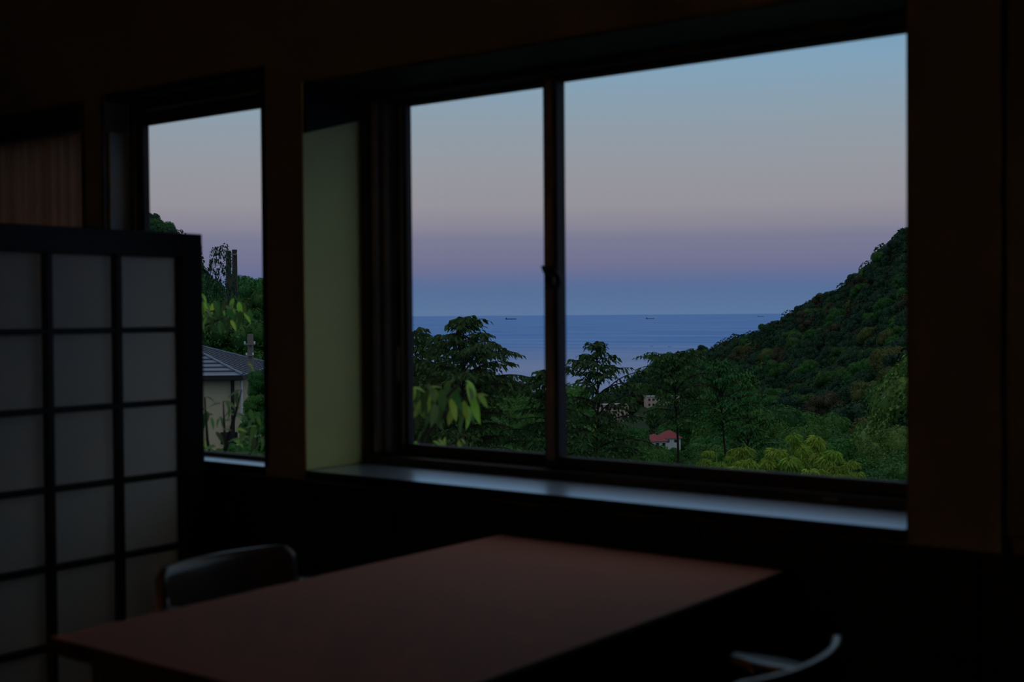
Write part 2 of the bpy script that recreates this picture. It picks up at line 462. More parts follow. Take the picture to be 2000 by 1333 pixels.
# ---- wide window: fixed frame, sliding sash, fixed sash
win1 = empty('window_1', (0, 0, 0)); tag(win1, 'wide dark aluminium sliding window with a crescent latch, facing the sea', 'window', kind='structure')
fx0, fx1, fz0, fz1 = O1[0], O1[1], HS, O1[3] - 0.008
FY0, FY1 = GY1, 2.82
MB().box(fx0 + 0.001, fx0 + 0.026, FY0, FY1, fz0 + 0.001, fz1, 0.002).build('frame_jamb', M['alu'], win1)
MB().box(fx0 + 0.030, fx0 + 0.052, FY0 + 0.012, FY1, fz0 + 0.03, fz1 - 0.022, 0.004).build('frame_track', M['alu_highlight'], win1)  # tracks take the lighter bronze as a painted highlight
MB().box(fx0 + 0.058, fx0 + 0.075, FY0 + 0.03, FY1, fz0 + 0.03, fz1 - 0.022, 0.004).build('frame_track', M['alu_highlight'], win1)
MB().box(fx1 - 0.026, fx1 - 0.001, FY0, FY1, fz0 + 0.001, fz1, 0.002).build('frame_jamb', M['alu'], win1)
MB().box(fx0 + 0.026, fx1 - 0.026, FY0, FY1, fz1 - 0.020, fz1, 0.002).build('frame_head', M['alu'], win1)
MB().box(fx0 + 0.026, fx1 - 0.026, FY0, FY1, fz0 + 0.001, fz0 + 0.024, 0.002).build('frame_foot', M['alu'], win1)
GT, GB = 1.8554, 0.8782
MX0, MX1 = -2.021, -1.950
def sash(x0, x1, sl, sr, y0, name='sash'):
    s = MB()
    s.box(x0, x0 + sl, y0, y0 + 0.028, fz0 + 0.025, fz1 - 0.021, 0.003)
    s.box(x1 - sr, x1, y0, y0 + 0.028, fz0 + 0.025, fz1 - 0.021, 0.003)
    s.box(x0 + sl, x1 - sr, y0 + 0.001, y0 + 0.027, fz0 + 0.025, GB, 0.003)
    s.box(x0 + sl, x1 - sr, y0 + 0.001, y0 + 0.027, GT, fz1 - 0.021, 0.003)
    o = s.build(name, M['alu'], win1)
    MB().box(x0 + sl - 0.006, x1 - sr + 0.006, y0 + 0.012, y0 + 0.016, GB - 0.006, GT + 0.006).build('pane', M['glass'], o)
    return o
sA = sash(fx0 + 0.078, MX1 - 0.012, 0.045, 0.055, 2.752)
sB = sash(MX0 + 0.030, fx1 - 0.028, 0.040, 0.045, 2.722)
MB().box(MX0 + 0.034, MX0 + 0.060, 2.7195, 2.7218, GB - 0.01, GT + 0.01, 0.0008).build('stile_highlight', M['alu_highlight'], sB)  # added strip, its lighter colour paints room light on the mullion face
# bead in a paler grey, painting the highlight on the stile
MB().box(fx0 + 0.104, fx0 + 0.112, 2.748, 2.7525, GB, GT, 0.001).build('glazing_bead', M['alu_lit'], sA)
lt = MB()
lt.box(MX1 - 0.034, MX1 - 0.004, 2.712, 2.7225, 1.315, 1.375, 0.003)
latch = lt.build('latch', M['alu'], sB)
cre = MB()
pts = []
for k in range(9):
    a = math.radians(-70 + 140 * k / 8)
    pts.append((MX1 - 0.010 + 0.026 * math.cos(a), 2.706, 1.338 + 0.026 * math.sin(a)))
cre.tube(pts, [0.004, .006, .007, .008, .008, .008, .007, .006, .005], 8)
cre.tube([(MX1 - 0.012, 2.712, 1.338), (MX1 - 0.012, 2.700, 1.338)], 0.011, 12)
cre.tube([(MX1 - 0.012, 2.703, 1.338), (MX1 - 0.028, 2.702, 1.366), (MX1 - 0.030, 2.700, 1.378)], [0.006, 0.005, 0.006], 8)
cre.build('latch_lever', M['alu'], sB, True)
MB().box(-1.20, -1.165, GY1 - 0.002, GY1 + 0.001, HS + 0.008, HS + 0.016, 0.0005).build('drain_cap', M['alu_lit'], win1)
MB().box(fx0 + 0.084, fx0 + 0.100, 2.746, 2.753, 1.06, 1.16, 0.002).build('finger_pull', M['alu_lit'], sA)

# ---- narrow window
win2 = empty('window_2'); tag(win2, 'narrow dark aluminium window behind the paper screen', 'window', kind='structure')
LY = 2.548
z1b = O2[3] - 0.008
MB().box(O2[0] + 0.013, O2[0] + 0.030, LY, LY + 0.06, HS + 0.001, z1b, 0.002).build('frame_jamb', M['alu'], win2)
MB().box(O2[0] + 0.031, O2[0] + 0.036, LY + 0.002, LY + 0.02, HS + 0.03, 1.86, 0.001).build('frame_track', M['alu_lit'], win2)  # paler tone paints the lit edge of the frame
MB().box(O2[1] - 0.018, O2[1] - 0.001, LY, LY + 0.06, HS + 0.001, z1b, 0.002).build('frame_jamb', M['alu'], win2)
MB().box(O2[0] + 0.030, O2[1] - 0.018, LY, LY + 0.06, 1.918, z1b, 0.002).build('frame_head', M['alu'], win2)
MB().box(O2[0] + 0.11, O2[1] - 0.018, LY - 0.004, LY + 0.003, 1.9135, 1.9175, 0.0008).build('head_highlight', M['alu_lit'], win2)  # added line painting the highlight along the head frame
MB().box(O2[0] + 0.030, O2[1] - 0.018, LY, LY + 0.06, HS + 0.0005, HS + 0.008, 0.001).build('frame_foot', M['alu'], win2)
s2 = MB()
sx0, sx1 = O2[0] + 0.037, O2[1] - 0.019
s2.box(sx0, -3.468, LY + 0.006, LY + 0.034, HS + 0.009, 1.912, 0.003)
s2.box(sx1 - 0.02, sx1, LY + 0.006, LY + 0.034, HS + 0.009, 1.912, 0.003)
s2.box(-3.468, sx1 - 0.02, LY + 0.007, LY + 0.033, HS + 0.009, 0.8335, 0.002)
s2.box(-3.468, sx1 - 0.02, LY + 0.007, LY + 0.033, 1.8693, 1.912, 0.003)
s2o = s2.build('sash', M['alu'], win2)
MB().box(-3.474, sx1 - 0.014, LY + 0.018, LY + 0.022, 0.828, 1.875).build('pane', M['glass'], s2o)

# ---- curtained window
win3 = empty('window_3'); tag(win3, 'window closed off by a brown pleated curtain', 'window', kind='structure')
z1c = O3[3] - 0.008
for (a, b) in ((O3[0] + 0.001, O3[0] + 0.03), (O3[1] - 0.03, O3[1] - 0.001)):
    MB().box(a, b, 2.585, 2.615, HS + 0.001, z1c, 0.002).build('frame_jamb', M['alu'], win3)
MB().box(O3[0] + 0.03, O3[1] - 0.03, 2.585, 2.615, 1.88, z1c, 0.002).build('frame_head', M['alu'], win3)
MB().box(O3[0] + 0.03, O3[1] - 0.03, 2.585, 2.615, HS + 0.001, HS + 0.05, 0.002).build('frame_foot', M['alu'], win3)
MB().box(O3[0] + 0.026, O3[1] - 0.026, 2.597, 2.601, HS + 0.045, 1.885).build('pane', M['glass'], win3)

# pleated curtain
nx, nz = 220, 6
cx0, cx1, cz0, cz1 = O3[0] + 0.018, O3[1] - 0.032, HS + 0.012, 1.885
V, F = [], []
rr = random.Random(3)
ph = [rr.uniform(0, 6.28) for _ in range(4)]
for j in range(nz + 1):
    for i in range(nx + 1):
        t = i / nx
        u = t * 14 * 2 * math.pi
        y = 2.545 + 0.013 * math.sin(u + 0.7 * math.sin(u * 0.23 + ph[0])) + 0.004 * math.sin(2.7 * u + ph[1])
        y -= 0.002 * (1 - j / nz) * math.sin(u * 0.5 + ph[2])
        V.append((cx0 + (cx1 - cx0) * t, y, cz0 + (cz1 - cz0) * j / nz))
for j in range(nz):
    for i in range(nx):
        a = j * (nx + 1) + i
        F.append((a, a + 1, a + nx + 2, a + nx + 1))
cur = empty('curtain', ((cx0 + cx1) / 2, 2.545, cz0)); tag(cur, 'brown pleated curtain drawn across the window by the edge of the picture', 'curtain')
cme = np_mesh('curtain_cloth', np.array(V) - np.array([(cx0 + cx1) / 2, 2.545, cz0]), np.array(F), True)
link('cloth', cme, M['curtain'], cur)
MB().box(cx0 - cur.location.x, cx1 - cur.location.x, -0.066, -0.022, 1.868 - cz0, 1.930 - cz0, 0.003).build('pelmet', M['wood_dark'], cur)

# ================================================================== FURNITURE
# ---- paper partition screen
SX, SY1, SZ = -2.955, 2.377, 1.488
PW, RAIL = 0.2095, 0.068
NCOL, NROW = 5, 6
ST = 0.070
SY0 = SY1 - (2 * ST + NCOL * PW)
scr = empty('paper_screen', (SX, (SY0 + SY1) / 2, 0)); tag(scr, 'free-standing black lattice screen with white paper panes', 'screen')
def sc_box(name, x0, x1, y0, y1, z0, z1, mat, parent, b=0.002):
    oy = (SY0 + SY1) / 2
    return MB().box(x0 - SX, x1 - SX, y0 - oy, y1 - oy, z0, z1, b).build(name, mat, parent)
D0, D1 = SX - 0.040, SX
sc_box('stile', D0, D1, SY1 - ST, SY1, 0.0, SZ, M['screen_wood'], scr)
sc_box('stile', D0, D1, SY0, SY0 + ST, 0.0, SZ, M['screen_wood'], scr)
sc_box('top_rail', D0, D1, SY0 + ST, SY1 - ST, SZ - RAIL, SZ, M['screen_wood'], scr)
ROWH = 0.2045
zb = SZ - RAIL - NROW * ROWH
sc_box('bottom_rail', D0, D1, SY0 + ST, SY1 - ST, 0.02, zb, M['screen_wood'], scr)
yl, yr = SY0 + ST, SY1 - ST
for i in range(1, NCOL):
    y = yr - i * PW
    sc_box('muntin', SX - 0.030, SX - 0.002, y - 0.009, y + 0.009, zb, SZ - RAIL, M['screen_wood'], scr, 0.0015)
for j in range(1, NROW):
    z = SZ - RAIL - j * ROWH
    sc_box('crossbar', SX - 0.028, SX - 0.004, yl, yr, z - 0.008, z + 0.008, M['screen_wood'], scr, 0.0015)
for i in range(NCOL):
    for j in range(NROW):
        oy = (SY0 + SY1) / 2
        ya, yb, za, zb_ = yr - (i + 1) * PW + 0.001 - oy, yr - i * PW - 0.001 - oy, SZ - RAIL - (j + 1) * ROWH + 0.001, SZ - RAIL - j * ROWH - 0.001
        MB().add([(-0.031, ya, za), (-0.031, yb, za), (-0.031, yb, zb_), (-0.031, ya, zb_)], [(0, 1, 2, 3)]).build('paper_pane', M['paper'], scr)
for y in (SY0 + 0.035, SY1 - 0.035):
    oy = (SY0 + SY1) / 2
    MB().box(-0.20, 0.16, y - 0.025 - oy, y + 0.025 - oy, 0.0, 0.035, 0.004).build('foot', M['screen_wood'], scr)

# ---- table
TX0, TX1, TY0, TY1, TZ = -1.913, -1.160, 1.205, 2.425, 0.72
tcx, tcy = (TX0 + TX1) / 2, (TY0 + TY1) / 2
tb = empty('dining_table', (tcx, tcy, 0)); tag(tb, 'brown rectangular dining table standing end-on to the window', 'table')
hw, hl = (TX1 - TX0) / 2, (TY1 - TY0) / 2
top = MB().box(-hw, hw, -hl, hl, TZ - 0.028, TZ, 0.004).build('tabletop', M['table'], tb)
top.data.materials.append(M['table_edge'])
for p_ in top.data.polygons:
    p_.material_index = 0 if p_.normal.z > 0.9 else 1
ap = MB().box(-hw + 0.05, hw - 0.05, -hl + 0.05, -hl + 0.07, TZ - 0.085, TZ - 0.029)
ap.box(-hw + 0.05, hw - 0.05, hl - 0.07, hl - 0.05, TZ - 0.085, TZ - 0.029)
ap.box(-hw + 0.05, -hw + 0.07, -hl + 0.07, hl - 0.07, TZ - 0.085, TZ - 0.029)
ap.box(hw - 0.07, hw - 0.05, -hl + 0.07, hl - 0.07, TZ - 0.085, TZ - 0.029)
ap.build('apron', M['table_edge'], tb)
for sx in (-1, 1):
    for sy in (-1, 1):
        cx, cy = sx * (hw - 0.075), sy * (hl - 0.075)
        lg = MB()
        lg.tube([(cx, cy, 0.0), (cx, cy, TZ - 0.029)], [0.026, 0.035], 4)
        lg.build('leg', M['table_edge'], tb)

# ---- chairs: curved ply back, half arms
def make_chair(label):
    t = empty('dining_chair'); tag(t, label, 'chair', 'half-arm chairs at the brown table')
    # curved backrest board, rounded upper corners, bulging to -x
    W, H, TH, ZT, BUL = 0.178, 0.150, 0.017, 0.757, 0.046
    n, m = 24, 8
    V, F = [], []
    def P(i, j, side):
        a = -1 + 2 * i / n
        y = a * W
        xb = -BUL * (1 - abs(a) ** 2.2)
        edge = min(1.0, (1 - abs(a)) / 0.16)
        dz = 0.018 * (1 - math.sqrt(max(0.0, 1 - (1 - edge) ** 2)))
        zt, zlo = ZT - dz, ZT - H + dz * 0.7
        q = j / m
        z = zlo + (zt - zlo) * q
        x = xb - 0.020 * (q - 1) * -1 * 0.0 - 0.018 * q
        nx_, ny_ = 1.0, 0.0
        sl = BUL * 2.2 * abs(a) ** 1.2 * (1 if a > 0 else -1) / W
        ln = math.hypot(1, sl); nx_, ny_ = 1 / ln, -sl / ln
        th = TH * 0.5 * (0.72 if j in (0, m) else 1.0)
        return (x + 0.018 + side * nx_ * th, y + side * ny_ * th, z)
    for side in (-1, 1):
        for i in range(n + 1):
            for j in range(m + 1):
                V.append(P(i, j, side))
    K = (n + 1) * (m + 1)
    ix = lambda s, i, j: s * K + i * (m + 1) + j
    for i in range(n):
        for j in range(m):
            F.append((ix(0, i, j), ix(0, i, j + 1), ix(0, i + 1, j + 1), ix(0, i + 1, j)))
            F.append((ix(1, i, j), ix(1, i + 1, j), ix(1, i + 1, j + 1), ix(1, i, j + 1)))
        F.append((ix(0, i, m), ix(1, i, m), ix(1, i + 1, m), ix(0, i + 1, m)))
        F.append((ix(0, i, 0), ix(0, i + 1, 0), ix(1, i + 1, 0), ix(1, i, 0)))
    for j in range(m):
        F.append((ix(0, 0, j), ix(1, 0, j), ix(1, 0, j + 1), ix(0, 0, j + 1)))
        F.append((ix(0, n, j), ix(0, n, j + 1), ix(1, n, j + 1), ix(1, n, j)))
    MB().add(V, F).build('backrest', M['chair'], t, True)
    # seat
    s = MB(); prof = []
    for k in range(28):
        a = 2 * math.pi * k / 28
        ca, sa = math.cos(a), math.sin(a)
        prof.append((0.225 + 0.20 * math.copysign(abs(ca) ** 0.55, ca), 0.205 * math.copysign(abs(sa) ** 0.55, sa)))
    VV = [(p[0], p[1], 0.405) for p in prof] + [(p[0], p[1], 0.430) for p in prof] + [(0.225 + (p[0] - 0.225) * .86, p[1] * .86, 0.442) for p in prof]
    FF = [tuple(range(28))[::-1], tuple(range(56, 84))]
    for r in range(2):
        for k in range(28):
            FF.append((r * 28 + k, r * 28 + (k + 1) % 28, (r + 1) * 28 + (k + 1) % 28, (r + 1) * 28 + k))
    s.add(VV, FF).build('seat', M['seat'], t)
    for sy in (-1, 1):
        # rear leg runs up into the back post, splayed outwards
        MB().tube([(-0.045, sy * 0.195, 0.0), (0.015, sy * 0.180, 0.40), (0.004, sy * 0.172, 0.62), (0.000, sy * 0.166, 0.70)],
                  [0.013, 0.018, 0.015, 0.010], 10).build('leg', M['chair'], t, True)
        MB().tube([(0.415, sy * 0.185, 0.0), (0.39, sy * 0.172, 0.41)], [0.013, 0.018], 10).build('leg', M['chair'], t, True)
        # half arm: a blade, wide in the middle
        A = []
        for k in range(9):
            q = k / 8
            wv = 0.012 + 0.026 * math.sin(math.pi * min(1, q * 1.05))
            xx = 0.008 + 0.185 * q
            yy = sy * (0.172 + 0.034 * q)
            A.append((xx, yy, wv))
        VV, FF = [], []
        for (xx, yy, wv) in A:
            VV += [(xx, yy - wv, 0.672), (xx, yy + wv, 0.672), (xx, yy + wv * .9, 0.686), (xx, yy - wv * .9, 0.686)]
        for k in range(8):
            for e in range(4):
                FF.append((k * 4 + e, k * 4 + (e + 1) % 4, k * 4 + 4 + (e + 1) % 4, k * 4 + 4 + e))
        FF += [(0, 1, 2, 3), (35, 34, 33, 32)]
        MB().add(VV, FF).build('armrest', M['chair'], t, True)
    MB().tube([(-0.015, -0.187, 0.20), (-0.015, 0.187, 0.20)], 0.009, 8).build('stretcher', M['chair'], t, True)
    MB().tube([(0.40, -0.178, 0.20), (0.40, 0.178, 0.20)], 0.009, 8).build('stretcher', M['chair'], t, True)
    return t
def copy_tree(o, parent=None):
    c = o.copy(); COL.objects.link(c); c.parent = parent
    for ch in o.children:
        copy_tree(ch, c)
    return c
chA = make_chair('wooden half-arm chair between the table and the paper screen')
chA.location = (-2.068, 1.725, 0.0)
chB = copy_tree(chA)
chB['label'] = 'wooden half-arm chair with curved back rail shining blue, across the table from the screen'
chB.location = (-0.812, 1.690, 0.0)
chB.rotation_euler = (0, 0, math.pi)

# ---- paper pendant lamp behind the viewer: the warm light of the room
def pendant(loc, power, label):
    t = empty('pendant_lamp', loc); tag(t, label, 'lamp')
    V, F = [], []
    n, m = 24, 12
    for j in range(m + 1):
        a = math.radians(18 + 144 * j / m)
        for i in range(n):
            b = 2 * math.pi * i / n
            r = 0.19 * math.sin(a) * (1.0 - 0.012 * (j % 2))
            V.append((r * math.cos(b), r * math.sin(b), 0.16 * math.cos(a)))
    for j in range(m):
        for i in range(n):
            F.append((j * n + i, j * n + (i + 1) % n, (j + 1) * n + (i + 1) % n, (j + 1) * n + i))
    m_, nt, out = new_mat('lamp_paper')
    tr = nt.nodes.new('ShaderNodeBsdfTranslucent'); tr.inputs[0].default_value = (0.8, 0.62, 0.42, 1)
    df = nt.nodes.new('ShaderNodeBsdfDiffuse'); df.inputs[0].default_value = (0.8, 0.68, 0.5, 1)
    mx = nt.nodes.new('ShaderNodeMixShader'); mx.inputs[0].default_value = 0.6
    nt.links.new(df.outputs[0], mx.inputs[1]); nt.links.new(tr.outputs[0], mx.inputs[2]); nt.links.new(mx.outputs[0], out.inputs[0])
    MB().add(V, F).build('lamp_shade', m_, t, True)
    MB().tube([(0, 0, 0.15), (0, 0, RZ - loc[2])], 0.004, 6).build('cord', M['screen_wood'], t)
    m_, nt, out = new_mat('lamp_bulb')
    em = nt.nodes.new('ShaderNodeEmission'); em.inputs[0].default_value = (1.0, 0.74, 0.52, 1); em.inputs[1].default_value = power
    nt.links.new(em.outputs[0], out.inputs[0])
    b = MB(); V, F = [], []
    for j in range(7):
        a = math.pi * (j + 0.5) / 7
        for i in range(12):
            V.append((0.045 * math.sin(a) * math.cos(2 * math.pi * i / 12), 0.045 * math.sin(a) * math.sin(2 * math.pi * i / 12), 0.05 * math.cos(a)))
    for j in range(6):
        for i in range(12):
            F.append((j * 12 + i, j * 12 + (i + 1) % 12, (j + 1) * 12 + (i + 1) % 12, (j + 1) * 12 + i))
    F += [tuple(range(12)), tuple(72 + k for k in range(12))]
    b.add(V, F).build('bulb', m_, t, True)
pendant((-1.6, -2.0, 1.40), LAMP, 'round paper pendant lamp hanging in the room behind the viewer')

# ================================================================== OUTSIDE: sea and land
SEA_Z = EYE - 70.0
n = 96
V = [(0, 0, SEA_Z)]; F = []
radii = [300, 1000, 3000, 9000, 30000, 120000]
for r in radii:
    V += [(r * math.cos(2 * math.pi * k / n), r * math.sin(2 * math.pi * k / n), SEA_Z) for k in range(n)]
for k in range(n):
    F.append((0, 1 + k, 1 + (k + 1) % n))
for i in range(len(radii) - 1):
    for k in range(n):
        a = 1 + i * n
        F.append((a + k, a + n + k, a + n + (k + 1) % n, a + (k + 1) % n))
tag(MB().add(V, F).build('sea', M['sea']), 'calm blue evening sea reaching to the horizon', 'sea', kind='structure')

# land: columns of (distance, height above the eye)
LAND = {
 -1200: [(6, -3.6), (30, -5), (60, -5), (110, -2), (200, 6), (320, 18), (500, 40), (700, 50), (1000, 20)],
 290: [(6, -3.6), (30, -6), (60, -8), (110, -6), (200, 2), (320, 11), (500, 31), (650, 28), (1000, -10)],
 360: [(6, -3.6), (30, -6), (60, -8), (110, -8), (200, -4), (320, 4), (500, 20), (650, 15), (1000, -30)],
 420: [(6, -3.6), (30, -6), (60, -8), (110, -9), (200, -9), (320, -8), (500, -4), (650, -8), (1000, -40)],
 520: [(6, -3.6), (30, -6.5), (60, -9), (110, -7), (200, -9), (320, -12), (500, -16), (650, -25), (1000, -75)],
 800: [(6, -3.6), (30, -7), (60, -11), (110, -14), (200, -18), (300, -21), (450, -26), (650, -45), (1000, -75)],
 940: [(6, -3.7), (30, -7.5), (60, -12), (110, -16), (200, -21), (300, -24), (420, -28), (650, -50), (1000, -75)],
 1060: [(6, -3.8), (30, -8), (60, -12.5), (110, -18), (200, -25), (300, -31), (420, -38), (700, -62), (1100, -76)],
 1200: [(6, -3.8), (30, -8), (60, -13), (110, -19), (200, -28), (300, -34), (450, -46), (800, -62), (1400, -76)],
 1300: [(6, -3.8), (30, -8), (60, -13), (110, -19), (200, -28), (300, -33), (500, -50), (1250, -55), (1500, -78)],
 1450: [(6, -3.8), (30, -8), (60, -12), (110, -18), (200, -28), (330, -40), (560, -47), (1000, -28), (1250, -76)],
 1600: [(6, -3.8), (30, -8), (60, -11), (110, -17), (200, -27), (300, -34), (520, -32), (820, -1), (1050, -60)],
 1770: [(6, -3.8), (30, -7), (60, -10), (110, -15), (200, -22), (290, -24), (430, -11), (650, 34), (850, -20)],
 2500: [(6, -3.8), (30, -6), (60, -7), (110, -8), (200, -5), (280, 5), (380, 30), (560, 90), (700, 60)],
}
_cols = np.array(sorted(LAND))
_D = np.array([[p[0] for p in LAND[c]] for c in _cols], float)
_Z = np.array([[p[1] for p in LAND[c]] for c in _cols], float)
def col_profile(px):
    ds = np.array([np.interp(px, _cols, _D[:, k]) for k in range(9)])
    zs = np.array([np.interp(px, _cols, _Z[:, k]) for k in range(9)])
    return ds, zs
def land_z(px, d):
    ds, zs = col_profile(px)
    return float(np.interp(d, ds, zs))
pxs = np.concatenate([np.linspace(-1200, 200, 12, endpoint=False), np.linspace(200, 1900, 90), np.linspace(1960, 2500, 8)])
q = np.linspace(0, 8, 81)
V = []
for px in pxs:
    ds, zs = col_profile(px)
    for qq in q:
        d = float(np.interp(qq, range(9), ds)); z = float(np.interp(qq, range(9), zs))
        z += 0.012 * d ** 0.75 * (math.sin(d * 0.05 + px * 0.013) + math.sin(d * 0.021 - px * 0.02)) * min(1, d / 40) * 0.5
        V.append(plan(px, d, z))
nq = len(q)
F = [(i * nq + j, (i + 1) * nq + j, (i + 1) * nq + j + 1, i * nq + j + 1) for i in range(len(pxs) - 1) for j in range(nq - 1)]
land = link('ground', np_mesh('ground', np.array(V), np.array(F), True), M['soil'])
tag(land, 'wooded valley and hillsides running down to the sea', 'ground', kind='structure')

# ------------------------------------------------------------------ plants
def leaf_arrays(P, Dr, Ln, Wd, rng, fold=0.25, droop=0.2, narrow=False):
    """folded pointed leaves: base P, direction Dr (unit), length Ln, half width Wd"""
    n = len(P)
    ref = rng.normal(size=(n, 3)); ref[:, 2] += 1.2
    S = np.cross(Dr, ref); S /= (np.linalg.norm(S, axis=1, keepdims=True) + 1e-9)
    Nn = np.cross(S, Dr)
    L = Ln[:, None]; Wc = Wd[:, None]
    dz = np.zeros((n, 3)); dz[:, 2] = -1
    mid = P + Dr * L * 0.45
    a = P
    b = mid + S * Wc + Nn * Wc * fold
    c = P + Dr * L + dz * L * droop
    d = mid - S * Wc + Nn * Wc * fold
    V = np.stack([a, b, c, d], 1).reshape(-1, 3)
    i = np.arange(n) * 4
    F = np.stack([np.stack([i, i + 1, i + 2], 1), np.stack([i, i + 2, i + 3], 1)], 1).reshape(-1, 3)
    return V, F

def ico(sub):
    import bmesh
    bm = bmesh.new()
    bmesh.ops.create_icosphere(bm, subdivisions=sub, radius=1.0)
    V = np.array([v.co[:] for v in bm.verts]); F = np.array([[v.index for v in f.verts] for f in bm.faces])
    bm.free()
    return V, F
ICO2, ICO3 = ico(2), ico(3)

def lump(V, rng, amp=0.25, k=7):
    """displace a unit sphere with random lobes"""
    out = np.ones(len(V))
    for _ in range(k):
        d = rng.normal(size=3); d /= np.linalg.norm(d)
        out += amp * rng.uniform(0.3, 1.0) * np.maximum(0, (V @ d) - 0.45) / 0.55
    out += rng.normal(size=len(V)) * amp * 0.28
    return V * out[:, None]

def crown_mesh(name, seed, nleaf=15000, nlobe=26, leaf=0.060, flat=0.85, spread=1.0, conic=0.0, core=True):
    """crown of unit radius standing on z = 0: lobes clad with leaf sprays round a dark core"""
    rng = np.random.default_rng(seed)
    lob = []
    for i in range(nlobe):
        u = rng.uniform(0.0, 1.0); th = i * 2.39996 + rng.uniform(-.3, .3)
        z = 0.25 + 1.15 * u
        r = (0.72 * math.sqrt(max(0.0, 1 - ((z - 0.75) / 0.95) ** 2))) * (1 - conic * u) * spread
        lob.append((r * math.cos(th), r * math.sin(th), z * flat, rng.uniform(0.20, 0.40) * (1 - 0.35 * conic * u)))
    lob.append((0, 0, 0.75 * flat, 0.62))
    lob = np.array(lob)
    wts = lob[:, 3] ** 2; wts /= wts.sum()
    idx = rng.choice(len(lob), nleaf, p=wts)
    Dn = rng.normal(size=(nleaf, 3)); Dn[:, 2] += 0.35
    Dn /= np.linalg.norm(Dn, axis=1, keepdims=True)
    rad = lob[idx, 3][:, None] * rng.uniform(0.86, 1.08, (nleaf, 1))
    P = lob[idx, :3] + Dn * rad
    inside = np.zeros(nleaf, bool)
    for l in lob:
        inside |= (np.linalg.norm(P - l[:3], axis=1) < l[3] * 0.80)
    P, Dn = P[~inside], Dn[~inside]
    n = len(P)
    T = rng.normal(size=(n, 3)); T -= (T * Dn).sum(1, keepdims=True) * Dn
    T /= np.linalg.norm(T, axis=1, keepdims=True)
    Dr = T * 0.8 + Dn * 0.45 + np.array([0, 0, -0.35]); Dr /= np.linalg.norm(Dr, axis=1, keepdims=True)
    Ln = leaf * rng.uniform(0.7, 1.5, n)
    V1, F1 = leaf_arrays(P, Dr, Ln, Ln * rng.uniform(0.22, 0.36, n), rng, 0.2, 0.25)
    VS, FS, off = [V1], [F1], len(V1)
    for l in (lob if core else []):
        v = lump(ICO2[0], rng, 0.12) * l[3] * 0.80 + l[:3]
        VS.append(v); FS.append(ICO2[1] + off); off += len(v)
    return np_mesh(name, np.concatenate(VS), np.concatenate(FS))

TRUNK = MB().tube([(0, 0, -1.15), (0.03, 0.02, -0.5), (0.0, 0.03, 0.0)], [0.085, 0.065, 0.045], 7).mesh('forest_trunk', True)
TRUNK.materials.append(M['bark'])
CROWNS = {}
for kind, mname, seeds, kw in (('forest', 'leaf_forest', (11, 12, 13), {}), ('mid', 'leaf_mid', (21, 22), {}), ('far', 'leaf_far', (31, 32), dict(conic=0.5)),
                               ('olive', 'leaf_olive', (41, 42), dict(flat=0.8)), ('russet', 'leaf_russet', (51,), {})):
    CROWNS[kind] = []
    for sd in seeds:
        me = crown_mesh('crown_' + kind, sd, **kw)
        me.materials.append(M[mname])
        CROWNS[kind].append(me)

def forest_tree(name, pos, R, hgt, kind, label, group=None, rng=random, trunk=True):
    t = empty(name, tuple(pos), rng.uniform(0, 6.28)); tag(t, label, 'tree', group)
    c = link('crown', rng.choice(CROWNS[kind]), None, t)
    c.location = (0, 0, hgt - R * 1.25); c.scale = (R, R, R * rng.uniform(0.85, 1.1))
    if trunk:
        k = link('trunk', TRUNK, None, t); k.location = (0, 0, hgt - R * 1.25 + R * 0.3)
        k.scale = (R, R, max(0.3, (hgt - R * 0.95) / 1.15))
    return t

# places that stay open: (px centre, half width px, distance, depth of the gap in front, height of lowest visible point)
CLEAR = [(1296, 42, 300, 215), (1208, 42, 640, 330), (1300, 42, 700, 160), (1128, 14, 620, 120), (1636, 14, 330, 90), (440, 60, 36, 200)]
frng = random.Random(5)
cand = []
d = 42.0
while d < 1300:
    step = 5.4 + 0.0017 * d
    px = -300.0
    while px < 2450:
        px += step / d * FPX * frng.uniform(0.8, 1.2)
        if d < 120 and not (px < 230 or 560 < px < 760 or px > 1900):
            continue
        dd = d + frng.uniform(-0.4, 0.4) * step
        ds, zs = col_profile(px)
        if dd > ds[7] * 1.02 + 6:
            continue
        z = land_z(px, dd)
        if z < -68:
            continue
        bad = False
        for (cx, hw_, cd, gap) in CLEAR:
            if abs(px - cx) < hw_ + 7.0 / dd * FPX and cd - gap < dd < cd + 12:
                bad = True
        if bad:
            continue
        R = step * frng.choice((0.48, 0.55, 0.62, 0.7, 0.78, 0.95))
        h = R * frng.uniform(1.35, 1.9) + (1.5 if frng.random() < .25 else 0)
        cand.append((dd, px, z, R, h))
    d += step * 0.86
cand.sort()
